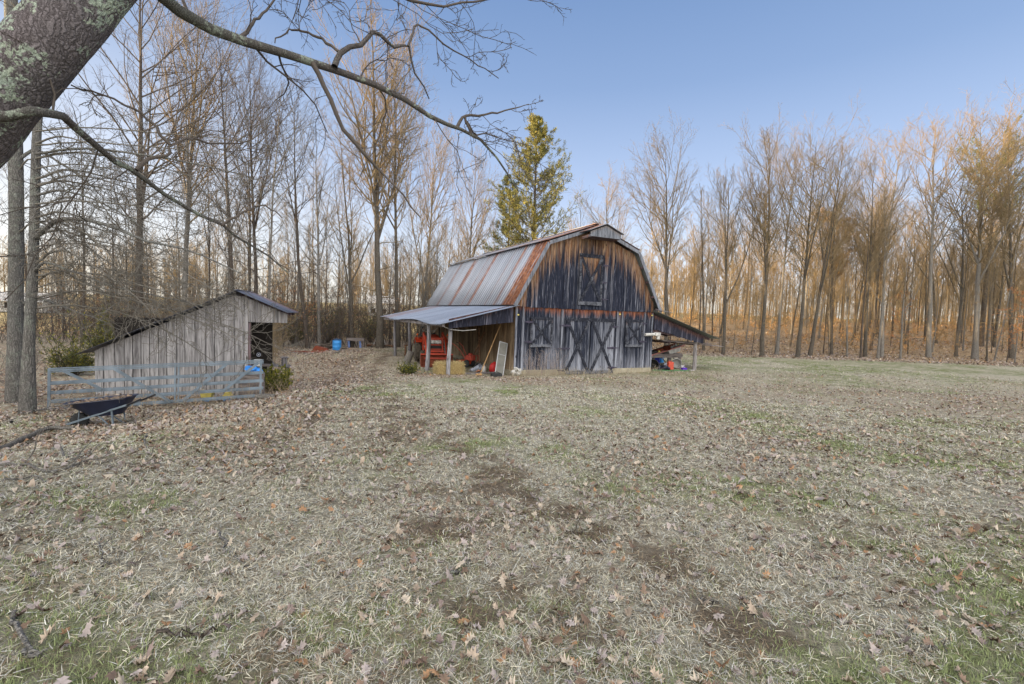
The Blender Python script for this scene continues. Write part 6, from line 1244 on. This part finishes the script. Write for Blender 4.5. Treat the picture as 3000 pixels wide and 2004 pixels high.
# evergreen shrubs
def shrub(name, label, x, y, H, wid, seed, col, n_=5000, cat='shrub', tuft=0.09, z=None):
    rng = np.random.default_rng(seed); root = thing(name, label, cat, (x, y, G(x, y))); N = 46; az = rng.uniform(0, 6.28, N); P = np.zeros((N, 5, 3)); P[:, 0, :2] = rng.normal(0, 0.07, (N, 2)); L_ = rng.uniform(0.45, 1.15, N); tgt = np.stack([np.cos(az) * wid * L_ * rng.uniform(0.2, 1, N), np.sin(az) * wid * L_ * rng.uniform(0.2, 1, N), H * L_ * rng.uniform(0.35, 1, N)], 1)
    for k in range(1, 5): P[:, k] = P[:, 0] + tgt * (k / 4) + rng.normal(0, 0.03, (N, 3))
    R = np.linspace(0.014, 0.004, 5)[None] * np.ones((N, 1)); S, SR, SL = spawn(P, R, 9, 0.25, 1, wid * 0.42, 0.7, rng, 4, 0.05, 0.15, 0.6, 0.5, 0.003); V, Q = joinVQ([tubes(P, R, 4), tubes(S, SR, 3)]); link('stems', mesh_np('stems', V, Q), M['bark_dark'], root)
    par = rng.integers(0, S.shape[0], n_); i = rng.integers(0, 3, n_); u = rng.random((n_, 1)); pos = S[par, i] * (1 - u) + S[par, i + 1] * u; tn = nrmz(S[par, i + 1] - S[par, i]); a = nrmz(tn + rng.normal(size=(n_, 3)) * 0.5); b_ = nrmz(np.cross(a, rng.normal(size=(n_, 3)))); Lt = tuft * rng.uniform(0.5, 1.3, (n_, 1))
    V = np.stack([pos, pos + a * Lt * 0.5 + b_ * 0.011, pos + a * Lt, pos + a * Lt * 0.5 - b_ * 0.011], 1).reshape(-1, 3); cc = np.concatenate([np.array(col)[None] * rng.uniform(0.5, 1.5, (n_, 1)), np.ones((n_, 1))], 1); yl = rng.random(n_) < 0.22; cc[yl, :3] = np.array([0.30, 0.27, 0.03]) * rng.uniform(0.6, 1.2, (yl.sum(), 1))
    link('foliage', mesh_np('foliage', V, np.arange(len(V)).reshape(-1, 4), None, np.repeat(cc, 4, 0)), M['grassy'], root)
p = on_ground(806, 1150); shrub('juniper_shrub', 'low yellow-green juniper beside the right end of the farm gate', p[0], p[1], 0.85, 0.62, 81, (0.10, 0.115, 0.03), 9000)
p = on_ground(1236, 1096); shrub('low_shrub', 'small dark green bush at the foot of the second lean-to post', p[0] - 0.5, p[1] - 0.3, 0.45, 0.5, 82, (0.07, 0.085, 0.03), 2600)
for k, (px, Y, H, wid, lab) in enumerate(((212, 19.5, 1.9, 1.3, 'green cedar bush showing left of the shed above the gate'), (300, 23, 3.4, 1.3, 'taller thin cedar behind the low end of the shed roof'), (960, 37, 3.4, 1.6, 'olive green cedar in the brush above the blue barrel'), (860, 34, 2.4, 1.5, 'dark low cedar in the brush right of the shed'), (1085, 39, 2.8, 1.5, 'dim olive cedar behind the pale stand'))):
    q = atY(px, 1040, Y); shrub('cedar_bush', lab, float(q[0]), Y, H, wid, 90 + k, (0.085, 0.10, 0.04), 5200, 'shrub', 0.13)

# ------------------------------------------------------------------ ground cover: grass, leaves, twigs
rng = np.random.default_rng(2024)
def wedge(n_, r0, r1, pw, half=56):
    """random points in the yard around the viewing side, denser near; density per area ~ r^-pw"""
    u = rng.random(n_); e = 2 - pw
    r = r0 * (r1 / r0) ** u if abs(e) < 1e-3 else (r0 ** e + (r1 ** e - r0 ** e) * u) ** (1 / e)
    a = np.radians(rng.uniform(-half, half, n_)); return r * np.sin(a), r * np.cos(a), r
def in_barn(x, y, m=0.0):
    dx, dy = x - BL[0], y - BL[1]; lx = dx * exb[0] + dy * exb[1]; ly = dx * eyb[0] + dy * eyb[1]; return (lx > -m) & (lx < BWD + m) & (ly > -m) & (ly < BLEN + m)
cx_, cy_, cr_ = wedge(52000, 1.1, 16, 1.3); k = rng.integers(0, len(cx_), 820000); ts = 0.014 + 0.022 * rng.random(len(cx_)); x1 = cx_[k] + rng.normal(0, 1, len(k)) * ts[k] * (1 + 0.06 * cr_[k]); y1 = cy_[k] + rng.normal(0, 1, len(k)) * ts[k] * (1 + 0.06 * cr_[k]); r1 = cr_[k]
az1 = np.arctan2(y1 - cy_[k], x1 - cx_[k]) + rng.normal(0, 0.55, len(k)); tuft1 = rng.random(len(cx_))[k]; fz = rng.random(len(k)) < 0.35; x1[fz] += rng.normal(0, 0.08, fz.sum()); y1[fz] += rng.normal(0, 0.08, fz.sum()); az1[fz] = rng.uniform(0, 6.283, fz.sum())
x2, y2, r2 = wedge(170000, 9, 40, 1.4)
x = np.concatenate([x1, x2]); y = np.concatenate([y1, y2]); r = np.concatenate([r1, r2]); az0 = np.concatenate([az1, rng.uniform(0, 6.283, len(x2))]); tuft = np.concatenate([tuft1, rng.random(len(x2))])
# clump a little
cl = rng.random(len(x)); x = x + 0.0; keep = rng.random(len(x)) < np.clip(1.05 - 0.85 * mask_dirt(x, y) - 0.35 * mask_leaf(x, y) * (mask_leaf(x, y) > 0.7) + 0.0, 0.04, 1)
keep &= rng.random(len(x)) < (0.35 + 0.65 * sst(0.35, 0.6, fbm(x, y, 5.5, 44)))
keep &= ~in_barn(x, y, 0.05); keep &= ~((y > 38.5) & (x > 8)); keep &= ~((x < -0.45 * y - 3) & (y > 13) & (rng.random(len(x)) < 0.6))
x, y, r, az0, tuft = x[keep], y[keep], r[keep], az0[keep], tuft[keep]; N = len(x); z = gz(x, y)
gm = mask_green(x, y); isg = (0.75 * tuft + 0.25 * rng.random(N)) < np.clip(0.17 + 0.75 * gm * sst(0.32, 0.52, fbm(x, y, 2.4, 71)), 0, 0.85)
L = np.where(isg, rng.uniform(0.025, 0.06, N), rng.uniform(0.02, 0.08, N)) * (1 + r * 0.018); wd = (0.0006 + 0.00030 * r) * rng.uniform(0.7, 1.3, N)
dm = mask_dirt(x, y); az = az0; tl = np.where(isg, rng.uniform(0.35, 1.25, N), np.abs(rng.normal(0.10, 0.32, N)))
d = np.stack([np.cos(az) * np.cos(tl), np.sin(az) * np.cos(tl), np.sin(tl)], 1); sd = np.stack([-np.sin(az), np.cos(az), rng.uniform(-0.5, 0.5, N)], 1) * wd[:, None]
P0 = np.stack([x, y, z + np.where(isg, 0, rng.uniform(0.0, 0.028, N))], 1); d2 = nrmz(d + np.stack([rng.normal(0, 0.2, N), rng.normal(0, 0.2, N), -rng.uniform(0.0, 0.35, N)], 1)); P1 = P0 + d * (L * 0.5)[:, None]; P2 = P1 + d2 * (L * 0.5)[:, None]; P2[:, 2] = np.maximum(P2[:, 2], z + 0.004)
V = np.stack([P0 - sd, P0 + sd, P1 + sd * 0.8, P1 - sd * 0.8, P2], 1).reshape(-1, 3); b = np.arange(N) * 5
Q = np.stack([b, b + 1, b + 2, b + 3], -1); T = np.stack([b + 3, b + 2, b + 4], -1)
v = rng.uniform(0.42, 1.2, (N, 1)) * (0.72 + 0.42 * tuft[:, None]); straw = np.array([[0.64, 0.60, 0.46]]) * v; gr = np.array([[0.60, 0.60, 0.54]]) * v; green_ = np.array([[0.22, 0.26, 0.115]]) * rng.uniform(0.7, 1.4, (N, 1)); brn = np.array([[0.33, 0.25, 0.16]]) * v
pick = rng.random((N, 1)); cc = np.where(pick < 0.55, straw, np.where(pick < 0.80, gr, brn)); cc = np.where(rng.random((N, 1)) < 0.85 * dm[:, None], brn * 0.75, cc); cc = np.where(isg[:, None], green_, cc); cc = np.concatenate([cc, np.ones((N, 1))], 1)
o = link('grass', mesh_np('grass', V, Q, T, np.repeat(cc, 5, 0)), M['grassy']); tag(o, 'matted dry straw-coloured lawn grass with green tufts', 'grass', kind='stuff')

OAK = np.array([(0, -0.5), (0.05, -0.32), (0.20, -0.34), (0.12, -0.18), (0.34, -0.12), (0.17, 0.02), (0.40, 0.14), (0.17, 0.20), (0.26, 0.40), (0.08, 0.36), (0, 0.54)])
OAK2 = np.concatenate([OAK, np.stack([-OAK[1:-1][::-1][:, 0], OAK[1:-1][::-1][:, 1]], 1)])
OVAL = np.array([(0, -0.5), (0.2, -0.28), (0.28, 0.0), (0.18, 0.28), (0, 0.5), (-0.18, 0.28), (-0.28, 0.0), (-0.2, -0.28)])
LC = np.array([(0.42, 0.34, 0.26), (0.50, 0.43, 0.34), (0.36, 0.31, 0.29), (0.22, 0.155, 0.115), (0.44, 0.38, 0.35), (0.37, 0.22, 0.12), (0.20, 0.14, 0.10), (0.26, 0.20, 0.18)])
LP = np.array([0.20, 0.12, 0.14, 0.20, 0.10, 0.07, 0.10, 0.07])
def leaves(name, label, x, y, size, shape, lift=0.03):
    N = len(x); m = len(shape); z = gz(x, y); s_ = size * rng.uniform(0.65, 1.35, N); a = rng.uniform(0, 6.283, N); tx = np.clip(rng.normal(0, 0.32, N), -0.65, 0.65); ty = np.clip(rng.normal(0, 0.32, N), -0.65, 0.65); c1 = rng.uniform(-2.2, 3.6, N); c2 = rng.uniform(-1.0, 1.8, N); asp = rng.uniform(0.7, 1.1, N)
    pts = np.concatenate([[(0, 0)], shape]); px_ = pts[None, :, 0] * s_[:, None] * asp[:, None]; py_ = pts[None, :, 1] * s_[:, None]
    pz = (c1[:, None] * px_ ** 2 + c2[:, None] * py_ ** 2) / s_[:, None] + px_ * np.tan(tx)[:, None] + py_ * np.tan(ty)[:, None] + rng.normal(0, 0.05, px_.shape) * s_[:, None]
    X_ = x[:, None] + px_ * np.cos(a)[:, None] - py_ * np.sin(a)[:, None]; Y_ = y[:, None] + px_ * np.sin(a)[:, None] + py_ * np.cos(a)[:, None]
    pz = pz - pz.min(1, keepdims=True) * 0.7; Z_ = z[:, None] + pz + rng.uniform(0.004, lift, N)[:, None]
    V = np.stack([X_, Y_, Z_], -1).reshape(-1, 3); k = np.arange(m); T = (np.arange(N) * (m + 1))[:, None, None] + np.stack([np.zeros(m, int), 1 + k, 1 + (k + 1) % m], -1)[None]
    cc = LC[rng.choice(len(LC), N, p=LP)] * rng.uniform(0.75, 1.2, (N, 1)); cc = np.repeat(cc, m + 1, 0).reshape(N, m + 1, 3); cc[:, 0] *= 0.75; cc = np.concatenate([cc.reshape(-1, 3), np.ones((N * (m + 1), 1))], 1)
    o = link(name, mesh_np(name, V, None, T.reshape(-1, 3), cc), M['leafy']); tag(o, label, 'fallen leaves', kind='stuff')
def lf_keep(x, y, k0=0.06, g=1.0):
    k = rng.random(len(x)) < np.clip(k0 + mask_leaf(x, y) * g * (0.35 + 0.9 * sst(0.4, 0.62, fbm(x, y, 1.6, 55))), 0, 1); return k & ~in_barn(x, y, 0.02) & (rng.random(len(x)) > 0.75 * mask_dirt(x, y))
x, y, r = wedge(24000, 1.2, 11, 1.0); k = lf_keep(x, y, 0.13, 0.95); leaves('leaf_litter', 'fallen oak leaves scattered over the near lawn', x[k], y[k], 0.066, OAK2, 0.022)
x, y, r = wedge(80000, 6, 40, 0.95); k = lf_keep(x, y, 0.04, 1.0); leaves('leaf_litter', 'brown fallen leaves spread over the yard to the wood edge', x[k], y[k], 0.082, OVAL, 0.03)
nL = 19000; x = rng.uniform(-16, -3.5, nL); y = rng.uniform(8, 32, nL); k = (x < -0.30 * y - 0.2) & (rng.random(nL) < 0.9); k &= rng.random(nL) < 0.35 + 0.65 * sst(0.4, 0.55, fbm(x, y, 1.2, 57)); k &= rng.random(nL) > 0.8 * mask_dirt(x, y); leaves('leaf_litter', 'thick drift of leaves around the gate, wheelbarrow and shed', x[k], y[k], 0.10, OVAL, 0.06)
nL = 16000; x = rng.uniform(8, 64, nL); y = rng.uniform(37, 58, nL); leaves('leaf_litter', 'leaf carpet on the floor of the right wood', x, y, 0.17, OVAL, 0.05)

# weeds along the barn foot, tall dry stalks
def stalks(name, label, pts, h, seed, col, w_=0.004, lean=0.35):
    R_ = np.random.default_rng(seed); P = np.array(pts); N = len(P); K = 5; a = R_.uniform(0, 6.28, N); d = nrmz(np.stack([np.cos(a) * lean * R_.random(N), np.sin(a) * lean * R_.random(N), np.ones(N)], 1)); Q_ = np.zeros((N, K, 3)); Q_[:, 0] = P; hh = R_.uniform(*h, N)
    for k in range(1, K): d = nrmz(d + R_.normal(size=d.shape) * 0.15 + np.array([0, 0, -0.03 * k])); Q_[:, k] = Q_[:, k - 1] + d * (hh / (K - 1))[:, None]
    RR = np.full((N, K), w_) * np.linspace(1, 0.4, K); S, SR, SL = spawn(Q_, RR, 4, 0.3, 1, hh * 0.25, 0.7, R_, 3, 0, 0.2, 0.7, 0.5, w_ * 0.5); V, Q = joinVQ([tubes(Q_, RR, 3), tubes(S, SR, 3)]); cc = np.tile([*col, 1], (len(V), 1))
    o = link(name, mesh_np(name, V, Q, None, cc), M['straw']); tag(o, label, 'weeds', kind='stuff')
R = random.Random(31); pts = []
for k in range(520): lx = R.uniform(-0.3, 3.6) if k < 330 else R.uniform(3.6, 8.2); pts.append(bw(lx, -R.uniform(0.03, 0.5) ** 1.0, 0))
stalks('weeds', 'pale dry weeds growing along the barn foot', pts, (0.10, 0.45), 3, (0.44, 0.38, 0.27))
pts = [bw(R.uniform(0.5, 2.4), -R.uniform(0.05, 0.25), 0) for k in range(70)]; stalks('weeds', 'thin bare vine stems climbing below the left shutter', pts, (0.7, 1.45), 4, (0.36, 0.30, 0.27), 0.005, 0.2)
pts = []
for k in range(260): px = R.uniform(120, 860); q = atY(px, 1180, 11.2 + (px - 120) / 640 * 2.8 + R.uniform(-0.5, 1.6)); pts.append((q[0], q[1], G(q[0], q[1])))
stalks('weeds', 'dry weed stalks sticking up around the farm gate', pts, (0.15, 0.7), 5, (0.40, 0.32, 0.22), 0.0035, 0.6)
pts = []
for k in range(200): q = on_ground(R.uniform(300, 900), R.uniform(1190, 1300)); pts.append(q)
stalks('weeds', 'scattered straw stems on the leafy ground before the gate', pts, (0.10, 0.35), 6, (0.42, 0.34, 0.24), 0.003, 0.9)

# fallen branches
def fallen(label, pts, r0, r1, seed, mat='bark_pale', dens=2.0, twl=0.4, group=None):
    R_ = np.random.default_rng(seed); W_ = [on_ground(a, b_, 1.5) for a, b_ in pts]; P = resample(np.array(W_), 14); P[:, 2] = [G(a, b_) for a, b_ in P[:, :2]]; P[:, 2] += r0 + np.abs(R_.normal(0, 0.015, 14)); P[:, :2] += R_.normal(0, 0.012, (14, 2))
    V0, Q0 = tubes(P[None], np.linspace(r0, r1, 14)[None], 8); base = P[0].copy(); V0 = V0 - base; L_ = np.linalg.norm(np.diff(P, axis=0), axis=1).sum()
    S, SR, SL = spawn((P - base)[None], np.linspace(r0, r1, 14)[None], max(3, int(dens * L_)), 0.2, 1, min(twl, L_ * 0.4), 0.8, R_, 6, -0.03, 0.2, 0.55, 0.3, 0.003); S[:, :, 2] = np.maximum(S[:, :, 2], -r0 * 0.5); T_, TR, TL = spawn(S, SR, 3, 0.3, 1, SL * 0.4, 0.8, R_, 4, 0, 0.2, 0.6, 0.4, 0.002)
    V, Q = joinVQ([(V0, Q0), tubes(S, SR, 5), tubes(T_, TR, 3)]); tag(link('fallen_branch', mesh_np('fallen_branch', V, Q, None, None, True), M[mat], None, base), label, 'branch', group)
fallen('lichened grey stick with a forked twiggy end on the near left lawn', [(640, 1575), (655, 1600), (680, 1640), (720, 1670), (760, 1700)], 0.012, 0.004, 1, 'bark_pale', 9, 0.16)
fallen('pale crooked stick at the bottom left corner', [(40, 1850), (45, 1900), (100, 1935), (95, 1965), (60, 2000)], 0.013, 0.009, 2, 'bark_pale', 2, 0.1)
fallen('thin dark stick lying left of centre near the bottom edge', [(470, 1935), (540, 1910), (610, 1893), (680, 1860)], 0.011, 0.004, 3, 'bark_dark', 3, 0.12)
fallen('curved thin branch on the left lawn above the forked stick', [(290, 1590), (300, 1640), (300, 1660), (330, 1680), (390, 1690)], 0.007, 0.003, 4, 'bark_pale', 6, 0.2)
fallen('long grey rotting branch on the leaves left below the wheelbarrow', [(-60, 1335), (40, 1312), (130, 1275), (180, 1268), (215, 1264)], 0.06, 0.03, 5, 'bark_pale', 1.2, 0.5)
fallen('thin pale branch crossing the litter under the wheelbarrow', [(120, 1345), (200, 1290), (260, 1265), (330, 1262), (430, 1240)], 0.014, 0.004, 6, 'bark_pale', 3, 0.4)
fallen('bent branch with upright twigs on the left litter', [(180, 1300), (185, 1330), (215, 1355), (260, 1365), (330, 1380)], 0.016, 0.005, 7, 'bark_pale', 4, 0.5)
fallen('curving grey twig on the leaves in front of the gate', [(430, 1285), (425, 1310), (445, 1340), (470, 1368)], 0.012, 0.004, 8, 'bark_pale', 3, 0.3)
fallen('twiggy branch heap at the far left edge of the lawn', [(-40, 1385), (60, 1378), (150, 1390), (260, 1372), (330, 1368)], 0.02, 0.006, 9, 'bark_pale', 5, 0.6)
fallen('short dark stick on the worn dirt in the lower centre', [(1325, 1722), (1360, 1700), (1372, 1675)], 0.012, 0.009, 10, 'bark_grey', 1, 0.08)
fallen('thin pale twig lying right of the lower centre dirt patch', [(1565, 1872), (1620, 1855), (1680, 1828)], 0.007, 0.003, 11, 'bark_pale', 2, 0.1)
fallen('dark twig low on the lawn in the centre', [(1665, 1590), (1690, 1575), (1740, 1562)], 0.010, 0.004, 12, 'bark_dark', 3, 0.15)
fallen('grey stick lying on the lawn between centre and left', [(2, 1430), (90, 1420), (160, 1424), (230, 1405)], 0.010, 0.004, 13, 'bark_pale', 3, 0.25)
R = random.Random(8)
rngb = R
SMALL = ['short twig on the lawn, lowest right of the centre patch', 'short twig on the right half of the lawn near the bottom', 'short twig in mid lawn before the barn doors', 'short twig left of the track on the mid lawn', 'short twig on the right lawn below the far trees', 'short twig near the bottom right corner']
for lab, (px, py) in zip(SMALL, ((2040, 1790), (2420, 1700), (1620, 1300), (1020, 1420), (2500, 1330), (2700, 1920))):
    a = R.uniform(-1, 1); l_ = 30 + (py - 1200) * 0.06; fallen(lab, [(px, py), (px + l_ * 0.5, py + a * 8), (px + l_, py + a * 14)], 0.006, 0.003, int(px), 'bark_pale', 3, 0.08, 'short twigs on the lawn')
